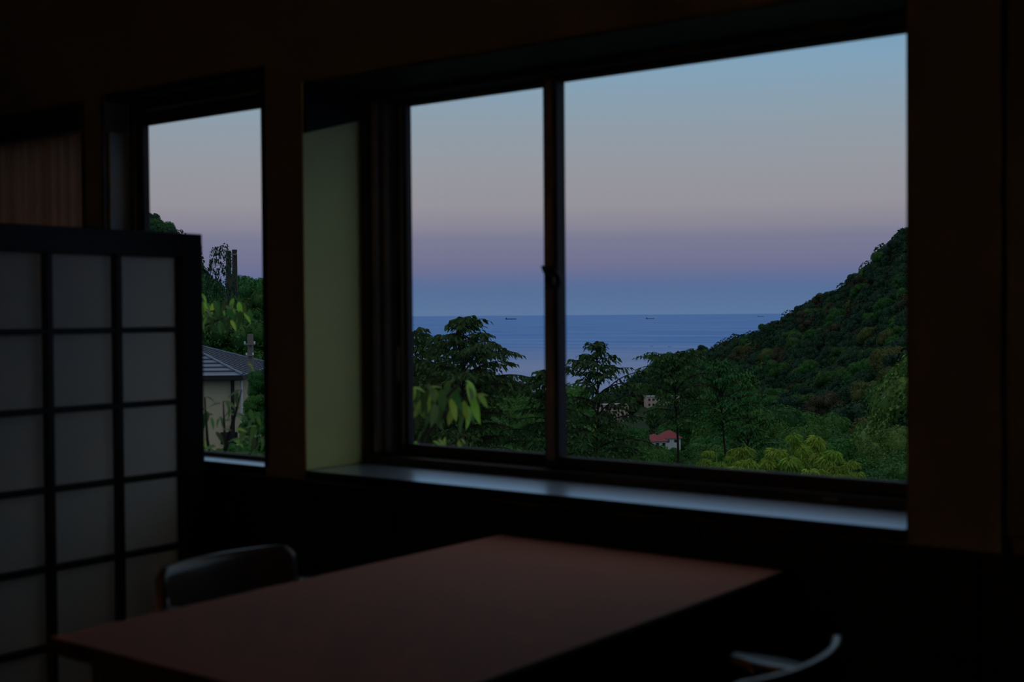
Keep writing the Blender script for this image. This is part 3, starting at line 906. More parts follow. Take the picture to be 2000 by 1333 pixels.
# coarse look from the window: keep the trees that show
GW, GH = 700, 334
buf = np.zeros((GH, GW), bool)
seen = []
for (dd, px, z, R, h) in cand:
    yc = (620 - (z + h - R) / dd * FPX) / 4.0; xc = (px + 320) / 4.0; rp = R / dd * FPX / 4.0
    x0, x1 = int(max(0, xc - rp)), int(min(GW - 1, xc + rp)); y0, y1 = int(max(0, yc - rp)), int(min(GH - 1, yc + rp * 1.6))
    if x1 < x0 or y1 < y0:
        continue
    blk = buf[y0:y1 + 1, x0:x1 + 1]
    vis = (~blk).sum()
    if vis >= 2:
        seen.append((vis, dd, px, z, R, h))
        blk[:] = True
seen.sort(reverse=True)
inview = [s for s in seen if (285 < s[2] < 520 or 795 < s[2] < 1775)]
big = set(id(s) for s in inview[:260])
def kind_of(px, dd):
    if px < 540:
        return frng.choice(['forest', 'forest', 'far', 'mid']), 'hill'
    if px < 1090 and 250 < dd:
        return frng.choice(['olive', 'olive', 'forest', 'russet']), 'ridge'
    if dd < 330:
        return frng.choice(['forest', 'mid', 'forest', 'olive'] if frng.random() < .6 else ['forest', 'far']), 'valley'
    r = frng.random()
    if r < 0.07: return 'olive', 'mountain'
    if r < 0.17: return 'russet', 'mountain'
    return frng.choice(['far', 'far', 'forest']), 'mountain'
ZL = {'hill': ('leafy tree on the wooded hill seen through the narrow window', 'trees on the hill behind the metal-roofed house'),
      'ridge': ('small tree on the low olive ridge in front of the sea', 'trees on the low olive ridge'),
      'valley': ('leafy tree in the wooded valley below the window', 'trees in the valley'),
      'mountain': ('tree in the dark forest on the steep mountainside above the sea', 'trees on the steep mountainside')}
rest = {k: ([], [], 0) for k in CROWNS}
restl = {k: [[], [], 0] for k in CROWNS}
nrng = np.random.default_rng(9)
def far_crown(rng):
    v = lump(ICO1[0], rng, 0.20, 6) * 0.84
    n = 330
    D = rng.normal(size=(n, 3)); D[:, 2] = D[:, 2] * 0.9 + 0.25; D /= np.linalg.norm(D, axis=1, keepdims=True)
    lobes = rng.normal(size=(9, 3)); lobes /= np.linalg.norm(lobes, axis=1, keepdims=True)
    r = 0.80 + 0.24 * np.clip((D @ lobes.T).max(1) - 0.6, 0, 1) / 0.4
    T = rng.normal(size=(n, 3)); T -= (T * D).sum(1, keepdims=True) * D; T /= np.linalg.norm(T, axis=1, keepdims=True)
    Dr = T * 0.8 + D * 0.5; Dr /= np.linalg.norm(Dr, axis=1, keepdims=True)
    Ln = rng.uniform(0.11, 0.25, n)
    V1, F1 = leaf_arrays(D * r[:, None], Dr, Ln, Ln * 0.40, rng, 0.2, 0.2)
    return np.concatenate([v, V1]), np.concatenate([ICO1[1], F1 + len(v)])
ICO1 = ico(1)
LUMPS = [far_crown(nrng) for _ in range(10)]
for s in seen:
    vis, dd, px, z, R, h = s
    kd, zone = kind_of(px, dd)
    pos = plan(px, dd, z - 0.4)
    if id(s) in big:
        ysc = 620 - (z + h) / dd * FPX
        band = {'mountain': 'high on the steep mountainside' if ysc < 640 else ('halfway down the steep mountainside' if ysc < 740 else 'low at the foot of the mountainside'),
                'hill': 'on the hill through the narrow window' if dd > 230 else 'behind the metal-roofed house', 'ridge': 'on the low ridge in front of the sea',
                'valley': 'in the valley left of the red roof' if px < 1260 else 'in the valley right of the red roof'}[zone]
        if zone == 'mountain':
            band += ', beside the window edge' if px > 1650 else (', towards the sea' if px < 1440 else ', in mid-slope')
        elif zone == 'valley' and px > 1260:
            band += ', near the evergreens' if px > 1560 else ', below the slope'
        look = ('broad ' if R > 5 else 'small ' if R < 4 else '') + {'forest': 'rounded green tree', 'mid': 'fresh green leafy tree', 'far': 'dark conical tree', 'olive': 'olive-yellow tree', 'russet': 'reddish-brown tree'}[kd]
        forest_tree('forest_tree', pos, R, h, kd, look + ' ' + band, look + 's ' + band, frng)
    else:
        v, f_ = LUMPS[frng.randrange(10)]
        if dd < 120:                       # near slope: leaves large enough to need the finer crown
            cm_ = frng.choice(CROWNS['forest']); kd = 'forest'
            v = np.empty(len(cm_.vertices) * 3, dtype=np.float32); cm_.vertices.foreach_get('co', v); v = v.reshape(-1, 3) - np.array([0, 0, 0.7])
            f_ = np.empty(len(cm_.polygons) * 3, dtype=np.int32); cm_.polygons.foreach_get('vertices', f_); f_ = f_.reshape(-1, 3)
        a = frng.uniform(0, 6.28)
        ca, sa = math.cos(a), math.sin(a)
        vv = np.stack([v[:, 0] * ca - v[:, 1] * sa, v[:, 0] * sa + v[:, 1] * ca, v[:, 2] * (1.25 if kd == 'far' else 1.0)], 1) * R * 1.02 + pos + np.array([0, 0, h - R])
        e = restl[kd]
        e[0].append(vv); e[1].append(f_ + e[2]); e[2] += len(vv)
FM = {}
def far_mat(name, a, b):
    """crown surface for trees too far to show leaves: leaf clumps as fine relief and tone"""
    m, nt, out = new_mat(name)
    N, L = nt.nodes, nt.links
    p = N.new('ShaderNodeBsdfPrincipled'); p.inputs['Roughness'].default_value = 0.9; p.inputs['Specular IOR Level'].default_value = 0.1
    L.new(p.outputs[0], out.inputs[0])
    geo = N.new('ShaderNodeNewGeometry')
    no = N.new('ShaderNodeTexNoise'); no.inputs['Scale'].default_value = 0.9; no.inputs['Detail'].default_value = 5.0
    L.new(geo.outputs['Position'], no.inputs['Vector'])
    ad = N.new('ShaderNodeMath'); ad.operation = 'MULTIPLY_ADD'; ad.inputs[1].default_value = 0.7; ad.inputs[2].default_value = -0.1
    L.new(geo.outputs['Random Per Island'], ad.inputs[0])
    sm = N.new('ShaderNodeMath'); sm.operation = 'MULTIPLY_ADD'; sm.inputs[1].default_value = 0.5
    L.new(no.outputs['Fac'], sm.inputs[0]); L.new(ad.outputs[0], sm.inputs[2])
    mx = N.new('ShaderNodeMix'); mx.data_type = 'RGBA'; mx.inputs['A'].default_value = lin(a); mx.inputs['B'].default_value = lin(b)
    L.new(sm.outputs[0], mx.inputs['Factor']); L.new(mx.outputs['Result'], p.inputs['Base Color'])
    bp = N.new('ShaderNodeBump'); bp.inputs['Strength'].default_value = 0.9; bp.inputs['Distance'].default_value = 1.2
    L.new(no.outputs['Fac'], bp.inputs['Height']); L.new(bp.outputs[0], p.inputs['Normal'])
    return m
FM['forest'] = far_mat('far_green_crowns', (0.009, 0.040, 0.016), (0.032, 0.089, 0.030))
FM['mid'] = far_mat('far_fresh_crowns', (0.014, 0.055, 0.016), (0.045, 0.116, 0.030))
FM['far'] = far_mat('far_dark_crowns', (0.009, 0.034, 0.023), (0.025, 0.068, 0.035))
FM['olive'] = far_mat('far_olive_crowns', (0.041, 0.070, 0.023), (0.090, 0.114, 0.040))
FM['russet'] = far_mat('far_russet_crowns', (0.029, 0.031, 0.019), (0.048, 0.044, 0.026))
VS, FS, MI, off = [], [], [], 0
for mi, (kd, e) in enumerate(restl.items()):
    if e[0]:
        v, f = np.concatenate(e[0]), np.concatenate(e[1])
        VS.append(v); FS.append(f + off); MI.append(np.full(len(f), mi, dtype=np.int32)); off += len(v)
me = np_mesh('distant_forest', np.concatenate(VS), np.concatenate(FS))
for kd in restl:
    me.materials.append(FM[kd])
me.polygons.foreach_set('material_index', np.concatenate(MI))
tag(link('distant_forest', me), 'mass of small treetops filling the far mountainside and slopes', 'forest', kind='stuff')
# ------------------------------------------------------------------ nearer trees with visible leaves
def leafy_tree(name, apex, ground_z, label, seed, leaf=0.11, crown_h=3.5, rmax=1.6, slope=0.62, spacing=0.11, up=0.5, droop=0.55,
               mat='leaf_cherry', group=None, density=1.0, bare=0.0, lean=(0, 0), fork=None, topr=0.10, asym=None):
    """conical or spreading tree; apex in world space, trunk down to ground_z"""
    rng = np.random.default_rng(seed)
    apex = np.array(apex, float)
    base = np.array([apex[0] + lean[0], apex[1] + lean[1], ground_z])
    t = empty(name, tuple(base)); tag(t, label, 'tree', group)
    H = apex[2] - ground_z
    ax = np.array([-lean[0], -lean[1], 0.0])
    def axis(z):   # z from base
        q = z / H
        return ax * q ** 1.6 + np.array([0.05 * math.sin(q * 9 + seed) * q * (1 - q) * 3, 0.05 * math.cos(q * 7 + seed) * q * (1 - q) * 3, z])
    n = 14
    rb = 0.012 + 0.008 * H
    MB().tube([axis(H * k / n) for k in range(n + 1)], [rb * (1 - 0.95 * (k / n)) + 0.004 for k in range(n + 1)], 8).build('trunk', M['bark'], t, True)
    br = MB()
    LP, LD = [], []
    z = H - 0.03; i = 0
    while z > max(0.25, H - crown_h):
        dep = H - z
        r = min(rmax, topr + slope * dep) * rng.uniform(0.55, 1.15)
        if dep > crown_h * 0.75:
            r *= max(0.35, 1 - (dep - crown_h * 0.75) / (crown_h * 0.3) * 0.6)
        az = i * 2.39996 + rng.uniform(-0.4, 0.4); i += 1
        if asym is not None:
            r *= 1 + asym[0] * math.cos(az - asym[1])
        dirh = np.array([math.cos(az), math.sin(az), 0.0])
        p0 = axis(z); pts = [p0]
        el = up + 0.45 * max(0, 1 - dep / 1.2) + rng.uniform(-0.25, 0.3)
        m = max(4, int(r / 0.12))
        side = np.array([-dirh[1], dirh[0], 0.0]); wob = rng.uniform(-0.3, 0.3)
        for k in range(1, m + 1):
            q = k / m
            e = el - droop * 1.4 * q
            pts.append(pts[-1] + (dirh * math.cos(e) + np.array([0, 0, math.sin(e)]) + side * wob * (q - 0.3)) * (r / m))
        br.tube(pts, [0.006 + 0.010 * r * (1 - k / m) for k in range(m + 1)], 4, False)
        st = 0.12 if r > 0.5 else 0.0
        for k in range(m):
            q = k / m
            if q < max(st, bare):
                continue
            a, b = pts[k], pts[k + 1]
            # twigs on both sides
            for sg in (-1, 1):
                if rng.random() > 0.9 * density:
                    continue
                tl = (0.16 + 0.22 * r * (1 - q)) * rng.uniform(0.7, 1.2)
                td = dirh * 0.75 + side * sg * 0.8 + np.array([0, 0, 0.15 - 0.5 * droop * q]); td /= np.linalg.norm(td)
                nl = max(3, int(tl / (leaf * 0.42)))
                c = a + (b - a) * rng.random()
                for w_ in range(nl):
                    u = (w_ + 0.6) / nl
                    P = c + td * tl * u + np.array([0, 0, -0.16 * tl * u * u])
                    sd = np.cross(td, [0, 0, 1.0]) * (1 if w_ % 2 else -1)
                    D = td * 0.55 + sd * 0.55 + np.array([0, 0, -rng.uniform(0.15, 0.75)]) + rng.normal(size=3) * 0.12
                    LP.append(P); LD.append(D / np.linalg.norm(D))
                br.tube([c, c + td * tl * 0.9 + np.array([0, 0, -0.12 * tl])], [0.004, 0.002], 3, False)
            for w_ in range(2):
                P = a + (b - a) * rng.random()
                D = dirh * 0.4 + side * rng.uniform(-1, 1) + np.array([0, 0, -rng.uniform(0.1, 0.8)])
                LP.append(P); LD.append(D / np.linalg.norm(D))
        for w_ in range(4):
            D = dirh * 0.9 + side * rng.uniform(-.7, .7) + np.array([0, 0, -rng.uniform(0.2, 0.8)])
            LP.append(pts[-1]); LD.append(D / np.linalg.norm(D))
        z -= 0.36 * spacing * rng.uniform(0.7, 1.3) * (1 + 0.12 * dep)
    br.build('branches', M['bark'], t)
    P, D = np.array(LP), np.array(LD)
    Ln = leaf * rng.uniform(0.7, 1.25, len(P))
    V, F = leaf_arrays(P, D, Ln, Ln * rng.uniform(0.19, 0.27, len(P)), rng, 0.25, 0.22)
    link('foliage', np_mesh('foliage', V, F), M[mat], t)
    return t

def gz(px, d):
    return EYE + land_z(px, d)
def lt(px, py, d, label, seed, **kw):
    return leafy_tree('cherry_tree', at(px, py, d), gz(px, d) - 0.1, label, seed, **kw)
def wdir(deg):   # picture bearing (0 = to the right, 90 = away) to a world angle
    return math.radians(deg) + YAW
lt(905, 622, 22, 'dark leafy cherry tree with a pointed top against the sea in the narrower pane', 3, crown_h=3.2, rmax=1.35, slope=1.0, spacing=0.075, asym=(0.12, wdir(0)), droop=0.75, up=0.75)
lt(812, 645, 23, 'leafy cherry tree cut off by the frame beside the narrower pane', 4, crown_h=3.0, rmax=1.2, slope=0.55, spacing=0.10)
lt(848, 656, 25, 'slender cherry treetop between two taller cherry trees', 5, crown_h=2.4, rmax=0.9, slope=0.42, spacing=0.12)
lt(1165, 671, 24, 'open cherry tree with thin spreading sprays just past the window mullion', 6, crown_h=3.3, rmax=1.15, slope=0.85, spacing=0.12, up=0.85, droop=0.72, density=0.7)
lt(1068, 722, 21, 'cherry tree mostly hidden behind the window mullion', 7, crown_h=2.6, rmax=0.9, slope=0.55, spacing=0.10, up=0.5)
lt(1318, 694, 30, 'spreading cherry tree whose dark trunk crosses the red roof', 8, crown_h=1.75, rmax=1.25, slope=1.3, spacing=0.075, up=0.95, droop=0.85, density=0.75, bare=0.2, lean=(0.12, -0.1), leaf=0.10, topr=0.25)
lt(1405, 712, 36, 'spreading cherry tree with a slanting trunk right of the red roof', 9, crown_h=2.0, rmax=1.4, slope=1.2, spacing=0.085, up=0.95, droop=0.85, density=0.75, mat='leaf_forest', lean=(0.5, -0.35), leaf=0.11, topr=0.25)
lt(1462, 735, 40, 'thin upright tree in the middle of the wide pane', 10, crown_h=3.4, rmax=1.3, slope=0.65, spacing=0.12, up=1.0, droop=0.8, density=0.7, mat='leaf_forest', leaf=0.12)

# rounded trees and shrubs filling the near slope
FILL = [
 (815, 735, 34, 1.5, 'forest'), (862, 752, 40, 1.5, 'forest'), (905, 778, 46, 1.7, 'forest'), (955, 800, 52, 2.0, 'mid'), (1010, 800, 48, 1.9, 'forest'),
 (1055, 775, 38, 1.6, 'mid'), (985, 838, 34, 1.2, 'mid'), (915, 838, 30, 1.1, 'forest'), (1040, 850, 30, 1.2, 'forest'), (845, 830, 27, 1.0, 'forest'),
 (800, 810, 30, 1.3, 'forest'), (1000, 876, 26, 0.8, 'forest'), (950, 872, 25, 0.8, 'mid'),
 (1118, 770, 42, 0.7, 'mid'), (1128, 810, 36, 0.7, 'forest'), (1160, 862, 30, 0.8, 'forest'), (1115, 858, 28, 1.0, 'mid'), (1215, 872, 27, 0.9, 'forest'),
 (1245, 905, 26, 0.8, 'mid'), (1190, 842, 50, 0.8, 'forest'), (1240, 836, 220, 2.6, 'forest'), (1215, 842, 230, 2.6, 'forest'),
 (1338, 882, 60, 0.7, 'forest'), (1305, 879, 75, 0.65, 'forest'), (1268, 880, 70, 0.8, 'mid'), (1285, 886, 50, 0.6, 'forest'), (1235, 872, 65, 0.9, 'forest'), (1320, 900, 30, 0.5, 'forest'),
 (1385, 858, 60, 1.2, 'forest'), (1420, 835, 85, 2.6, 'forest'), (1440, 815, 70, 2.4, 'mid'), (1490, 790, 95, 3.4, 'forest'), (1470, 850, 50, 1.9, 'forest'), (1530, 830, 66, 2.3, 'mid'),
 (1420, 880, 44, 1.4, 'forest'), (1575, 835, 100, 3.0, 'mid'), (1600, 862, 60, 1.7, 'forest'), (1540, 885, 42, 1.3, 'mid'), (1640, 895, 46, 1.3, 'forest'), (1690, 915, 40, 1.2, 'forest'),
 (1745, 905, 42, 1.4, 'forest'), (1662, 852, 95, 2.2, 'forest'), (1640, 872, 80, 1.8, 'mid'), (1500, 905, 34, 0.9, 'forest'), (1375, 915, 30, 0.8, 'forest'),
 (498, 556, 92, 2.4, 'forest'), (522, 552, 84, 2.6, 'forest'), (478, 575, 80, 2.2, 'forest'), (415, 590, 78, 2.2, 'mid'), (500, 640, 60, 2.6, 'forest'), (440, 640, 58, 2.4, 'forest'),
 (512, 735, 25, 0.30, 'forest'), (516, 770, 22, 0.34, 'mid'), (505, 800, 20, 0.30, 'forest'), (512, 850, 18, 0.3, 'forest'), (470, 868, 17, 0.24, 'forest'), (415, 875, 16, 0.24, 'mid'),
]
for (px, py, d, R, kd) in FILL:
    g = gz(px, d); topz = at(px, py, d)[2]
    side = ('behind the metal-roofed house' if d > 40 else 'beside the metal-roofed house') if px < 540 else (
        'below the narrower pane' if px < 1080 else ('left of the red roof' if px < 1270 else ('in front of the red-roofed house' if px < 1345 else (
        'in the middle of the wide pane' if px < 1550 else 'at the foot of the big evergreen'))))
    look = 'fresh green rounded tree' if kd == 'mid' else 'dark green rounded tree'
    pos = at(px, py, d); pos[2] = g - 0.2
    forest_tree('rounded_tree', pos, R, topz - g + 0.2, kd, look + ' ' + side, look + 's ' + side, frng)

# tall dark tree in the narrow window
EV = crown_mesh('crown_evergreen', 61, 68000, 90, 0.034, 1.0, 1.0, 0.72); EV.materials.append(M['leaf_ever'])
TALL = crown_mesh('crown_tall', 62, 3600, 44, 0.10, 1.35, 0.8, 0.55, core=False); TALL.materials.append(M['leaf_far'])
def big_tree(name, px, py, d, R, mesh, label, zs=1.0):
    g = gz(px, d); top_ = at(px, py, d)
    t = empty(name, (top_[0], top_[1], g - 0.3), 0.7); tag(t, label, 'tree')
    zmax = max(v.co.z for v in mesh.vertices)
    c = link('crown', mesh, None, t); c.scale = (R, R, R * zs)
    c.location = (0, 0, top_[2] - g + 0.3 - zmax * R * zs)
    k = link('trunk', TRUNK, None, t); k.scale = (R * .45, R * .45, max(1.0, (c.location.z + R * 0.8) / 1.1)); k.location = (0, 0, c.location.z + R * 0.8)
big_tree('evergreen_tree', 1822, 668, 78, 6.0, EV, 'big dense evergreen tree with yellow-green lit top beside the window edge', 1.15)
big_tree('evergreen_tree', 1742, 830, 60, 2.6, EV, 'smaller dense evergreen standing before the big evergreen', 1.0)
big_tree('tall_tree', 430, 474, 70, 1.08, TALL, 'tall dark sparse tree standing above the hill wood in the narrow window', 1.75)

# bamboo with drooping plumes below the wide pane
PLM = None
def plume_mesh():
    rng = np.random.default_rng(77)
    n = 240
    a = rng.uniform(0, 2 * math.pi, n); el = rng.uniform(0.15, 1.0, n)
    P = np.stack([0.55 * np.cos(a) * (1 - el ** 2) ** .5, 0.55 * np.sin(a) * (1 - el ** 2) ** .5, el * 0.62], 1) * rng.uniform(0.7, 1.0, (n, 1))
    D = np.stack([np.cos(a) * 0.7, np.sin(a) * 0.7, -0.35 - 0.75 * rng.random(n) + 0.5 * el], 1) + rng.normal(size=(n, 3)) * 0.15
    D /= np.linalg.norm(D, axis=1, keepdims=True)
    Ln = rng.uniform(0.35, 0.65, n)
    V, F = leaf_arrays(P, D, Ln, Ln * 0.11, rng, 0.3, 0.35)
    me = np_mesh('bamboo_plume', V, F); me.materials.append(M['leaf_bamboo'])
    return me
PLM = plume_mesh()
CLUMPS = [([(1372, 882), (1400, 868), (1388, 892)], 19, 'bamboo clump with three rounded plumes at the left end of the row'),
          ([(1428, 862), (1452, 868), (1440, 880)], 20, 'bamboo clump with the roundest bright plumes below the wide pane'),
          ([(1462, 888), (1476, 902), (1450, 908), (1488, 912)], 17, 'bamboo clump trailing low to the window bottom rail'),
          ([(1505, 866), (1500, 886), (1530, 872), (1548, 884)], 21, 'bamboo clump with a yellowed stem in the middle of the row'),
          ([(1560, 838), (1585, 848), (1572, 868)], 26, 'tall feathery bamboo clump behind the row'),
          ([(1622, 866), (1608, 882), (1640, 892), (1630, 900)], 22, 'bamboo clump nearest the evergreens'),
          ([(1566, 914), (1585, 905), (1604, 912), (1612, 925)], 17, 'bamboo clump with a line of small plumes on the bottom rail'),
          ([(1660, 898), (1675, 915)], 21, 'small bamboo clump of two plumes under the evergreens')]
for (pl, d, lab) in CLUMPS:
    mx_ = sum(p[0] for p in pl) / len(pl)
    b0 = at(mx_, 900, d); b0[2] = gz(mx_, d) - 0.1
    t = empty('bamboo_clump', tuple(b0)); tag(t, lab, 'bamboo', 'bamboo clumps below the wide pane')
    for (px, py) in pl:
        dd = d + frng.uniform(-.6, .6)
        tp = at(px, py, dd) - b0
        c0 = np.array([frng.uniform(-.12, .12), frng.uniform(-.12, .12), 0])
        MB().tube([c0, c0 * 0.5 + tp * 0.55 + np.array([0, 0, tp[2] * 0.1]), tp - np.array([0, 0, 0.12])], [0.014, 0.011, 0.005], 6).build('culm', M['leaf_bamboo'], t, True)
        for k in range(2):
            o = link('plume', PLM, None, t)
            sc_ = frng.uniform(0.12, 0.22) * dd / 20
            o.location = tuple(tp - np.array([0, 0, 0.62 * sc_]) + np.array([frng.uniform(-.1, .1), frng.uniform(-.1, .1), frng.uniform(-.12, 0) - 0.16 * k]))
            o.scale = (sc_, sc_, sc_ * frng.uniform(.8, 1.0)); o.rotation_euler = (frng.uniform(-.3, .3), frng.uniform(-.3, .3), frng.uniform(0, 6.28))

# ------------------------------------------------------------------ shrubs close to the glass: every leaf a piece
def near_leaf_mesh(seed, curl):
    V, F = [], []
    n = 8
    for i in range(n + 1):
        q = i / n
        w_ = 0.17 * math.sin(math.pi * q ** 0.8) ** 0.85 * (1 - 0.25 * q) + 0.002
        z = -curl * q * q
        x = q * (1 - 0.25 * curl * q)
        V += [(x, -w_, z + 0.22 * w_), (x, 0, z), (x, w_, z + 0.22 * w_)]
    for i in range(n):
        a = i * 3
        F += [(a, a + 1, a + 4, a + 3), (a + 1, a + 2, a + 5, a + 4)]
    return np_mesh('near_leaf', np.array(V), np.array(F), True)
NL = {}
for nm in ('leaf_near', 'leaf_near_dark'):
    NL[nm] = []
    for k, cu in enumerate((0.25, 0.5, 0.8)):
        me = near_leaf_mesh(k, cu); me.materials.append(M[nm]); NL[nm].append(me)
def near_shrub(name, label, d, stems, leaves, ground_px, seed):
    """stems: lists of picture points; leaves: (px, py, angle deg in the picture, length px, tone)"""
    rng = random.Random(seed)
    b0 = at(ground_px, 900, d); b0[2] = gz(ground_px, d)
    t = empty(name, tuple(b0)); tag(t, label, 'shrub')
    for st in stems:
        pts = [at(px, py, d + dd) - b0 for (px, py, dd) in st]
        MB().tube(pts, [0.012 - 0.009 * k / (len(pts) - 1) for k in range(len(pts))], 6).build('stem', M['bark'], t, True)
    for (px, py, ang, ln, tone) in leaves:
        dd = d + rng.uniform(-0.22, 0.22)
        P = at(px, py, dd) - b0
        a = math.radians(ang)
        X = RT * math.cos(a) - UP * math.sin(a) - FW * rng.uniform(-0.25, 0.45)
        X /= np.linalg.norm(X)
        ref = np.array([0, 0, 1.0]) * 0.9 - FW * rng.uniform(0.2, 0.7) + RT * rng.uniform(-.4, .4)
        Y = np.cross(ref, X); Y /= np.linalg.norm(Y); Z = np.cross(X, Y)
        o = link('leaf', rng.choice(NL[tone]), None, t)
        s_ = ln / FPX * dd * 1.08
        m = np.eye(4); m[:3, 0], m[:3, 1], m[:3, 2], m[:3, 3] = X * s_, Y * s_ * rng.uniform(.85, 1.15), Z * s_, P
        o.matrix_local = Matrix(m.tolist())
    return t
rg = random.Random(31)
L1 = [(908, 744, 20, 46, 'leaf_near'), (912, 748, 68, 55, 'leaf_near'), (934, 770, 50, 32, 'leaf_near'), (930, 772, -8, 24, 'leaf_near'), (926, 776, 88, 52, 'leaf_near'),
      (906, 782, 84, 44, 'leaf_near'), (858, 782, -12, 34, 'leaf_near'), (836, 758, -14, 28, 'leaf_near'), (848, 760, 62, 28, 'leaf_near'), (806, 758, -6, 26, 'leaf_near'),
      (890, 740, 150, 30, 'leaf_near_dark'), (880, 742, 120, 36, 'leaf_near_dark')]
for k in range(46):
    px, py = rg.uniform(795, 915), rg.uniform(748, 805)
    L1.append((px, py, rg.uniform(55, 125), rg.uniform(30, 52), 'leaf_near_dark' if rg.random() < .72 else 'leaf_near'))
near_shrub('leafy_shrub', 'bright drooping leaves close outside the narrower pane', 4.6,
           [[(790, 960, 0), (830, 850, 0), (868, 780, 0), (905, 742, 0)], [(830, 850, 0), (880, 800, 0.1), (930, 768, 0)], [(800, 900, 0), (806, 800, 0.1), (835, 755, 0)]], L1, 800, 41)
L2 = [(898, 858, 24, 34, 'leaf_near'), (896, 860, 80, 26, 'leaf_near'), (868, 866, 78, 22, 'leaf_near'), (845, 862, 20, 24, 'leaf_near')]
for k in range(22):
    L2.append((rg.uniform(795, 885), rg.uniform(853, 880), rg.uniform(10, 150), rg.uniform(18, 32), 'leaf_near' if rg.random() < .45 else 'leaf_near_dark'))
near_shrub('leafy_shrub', 'low bright leaves showing just above the bottom rail of the narrower pane', 4.9,
           [[(800, 980, 0), (840, 900, 0), (896, 858, 0)], [(790, 960, 0), (802, 900, 0), (815, 858, 0)]], L2, 800, 42)
L3 = [(388, 572, 20, 26, 'leaf_near'), (392, 590, 60, 30, 'leaf_near'), (410, 596, 95, 24, 'leaf_near'), (440, 604, -14, 30, 'leaf_near_dark'), (466, 600, 30, 28, 'leaf_near_dark'), (486, 604, 70, 26, 'leaf_near_dark')]
for k in range(46):
    px = rg.uniform(380, 478)
    L3.append((px, rg.uniform(588, 640) - 0.12 * (px - 380), rg.uniform(40, 125), rg.uniform(20, 36), 'leaf_near' if rg.random() < .3 else 'leaf_near_dark'))
near_shrub('leafy_shrub', 'drooping leafy spray crossing the narrow window above the metal roof', 7.2,
           [[(300, 900, 0), (330, 700, 0), (400, 610, 0), (480, 600, 0)], [(330, 700, 0), (390, 640, 0.1), (440, 620, 0)]], L3, 330, 43)
L4 = [(470, 762, 158, 30, 'leaf_near_dark'), (466, 766, 118, 34, 'leaf_near_dark'), (436, 784, 12, 34, 'leaf_near_dark'), (440, 786, 48, 36, 'leaf_near_dark'), (432, 788, 172, 32, 'leaf_near_dark'),
      (400, 776, -4, 24, 'leaf_near_dark'), (460, 838, 4, 24, 'leaf_near'), (455, 858, 20, 26, 'leaf_near'), (484, 710, 20, 18, 'leaf_near')]
for k in range(60):
    px, py = rg.uniform(380, 515), rg.uniform(795, 890)
    L4.append((px, py, rg.uniform(-20, 200), rg.uniform(20, 36), 'leaf_near' if rg.random() < .15 else 'leaf_near_dark'))
near_shrub('leafy_shrub', 'dark big-leaved shrub in front of the beige house wall', 6.4,
           [[(430, 1000, 0), (440, 880, 0), (436, 784, 0)], [(440, 880, 0), (462, 800, 0.1), (472, 762, 0)], [(430, 1000, 0), (405, 860, 0), (400, 776, 0)], [(440, 960, 0), (500, 870, .1), (512, 800, 0)]], L4, 430, 44)

# ------------------------------------------------------------------ metal-roofed house and poles in the narrow window
M['roof_blue'] = surf('slate_blue_metal', (0.10, 0.14, 0.22), (0.13, 0.17, 0.26), 0.45, (3, 3, 3), 0.5)
M['roof_seam'] = surf('roof_seam_metal', (0.035, 0.05, 0.085), (0.05, 0.065, 0.10), 0.5, (3, 3, 3), 0.4)
M['beige'] = surf('beige_render', (0.52, 0.42, 0.28), (0.58, 0.47, 0.32), 0.9, (1, 1, 1), 0.2, 0.2, 20)
M['fascia'] = surf('black_fascia', (0.010, 0.010, 0.012), (0.014, 0.014, 0.016), 0.6, (3, 3, 3), 0.3)
M['white'] = surf('white_paint', (0.60, 0.62, 0.64), (0.66, 0.68, 0.70), 0.7, (3, 3, 3), 0.3)
M['concrete'] = surf('pole_concrete', (0.10, 0.095, 0.09), (0.14, 0.13, 0.12), 0.9, (3, 3, 3), 0.2)
M['dark_glass'] = surf('dark_window_glass', (0.02, 0.025, 0.03), (0.03, 0.035, 0.04), 0.15, (2, 2, 2), 0.5)

def pl2(xc, yc, z):
    return np.array([xc * _c - yc * _s, xc * _s + yc * _c, EYE + z])
Fc = pl2(-6.73, 32.0, -1.46); 
ang_h = YAW + math.radians(3.4)
hs_ = empty('metal_roofed_house', tuple(Fc), ang_h)   # local x: to the right along the front, y: away
hs_.location = (Fc[0], Fc[1], gz(475, 32) - 0.3)
tag(hs_, 'beige house with a hipped slate-blue metal roof beyond the narrow window', 'house')
E0 = Fc[2] - hs_.location[2]          # eave height above the house base
DEP, LEN, RISE = 6.6, 9.0, 0.80
ax_, ay_ = -2.2, DEP / 2              # end of ridge
b = MB()
b.box(-LEN + .4, -0.40, 0.40, DEP - 0.40, 0, E0 - 0.10)
b.build('wall', M['beige'], hs_)
MB().box(-LEN, 0.0, 0.0, DEP, E0 - 0.13, E0 - 0.004, 0.01).build('fascia', M['fascia'], hs_)
rf = MB().add([(-LEN, 0, E0), (0, 0, E0), (0, DEP, E0), (-LEN, DEP, E0), (-LEN + 2.2, ay_, E0 + RISE), (ax_, ay_, E0 + RISE)],
              [(0, 1, 5, 4), (1, 2, 5), (2, 3, 4, 5), (3, 0, 4), (0, 3, 2, 1)]).build('roof', M['roof_blue'], hs_)
for k in range(1, 9):                 # courses on the front slope
    q = k / 9
    x0, x1 = -LEN + 2.2 * q, 0 + ax_ * q
    y, z = ay_ * q, E0 + RISE * q
    MB().box(x0 + .02, x1 - .02, y - 0.05, y + 0.03, z - 0.008, z + 0.022).build('roof_course', M['roof_seam'], rf)
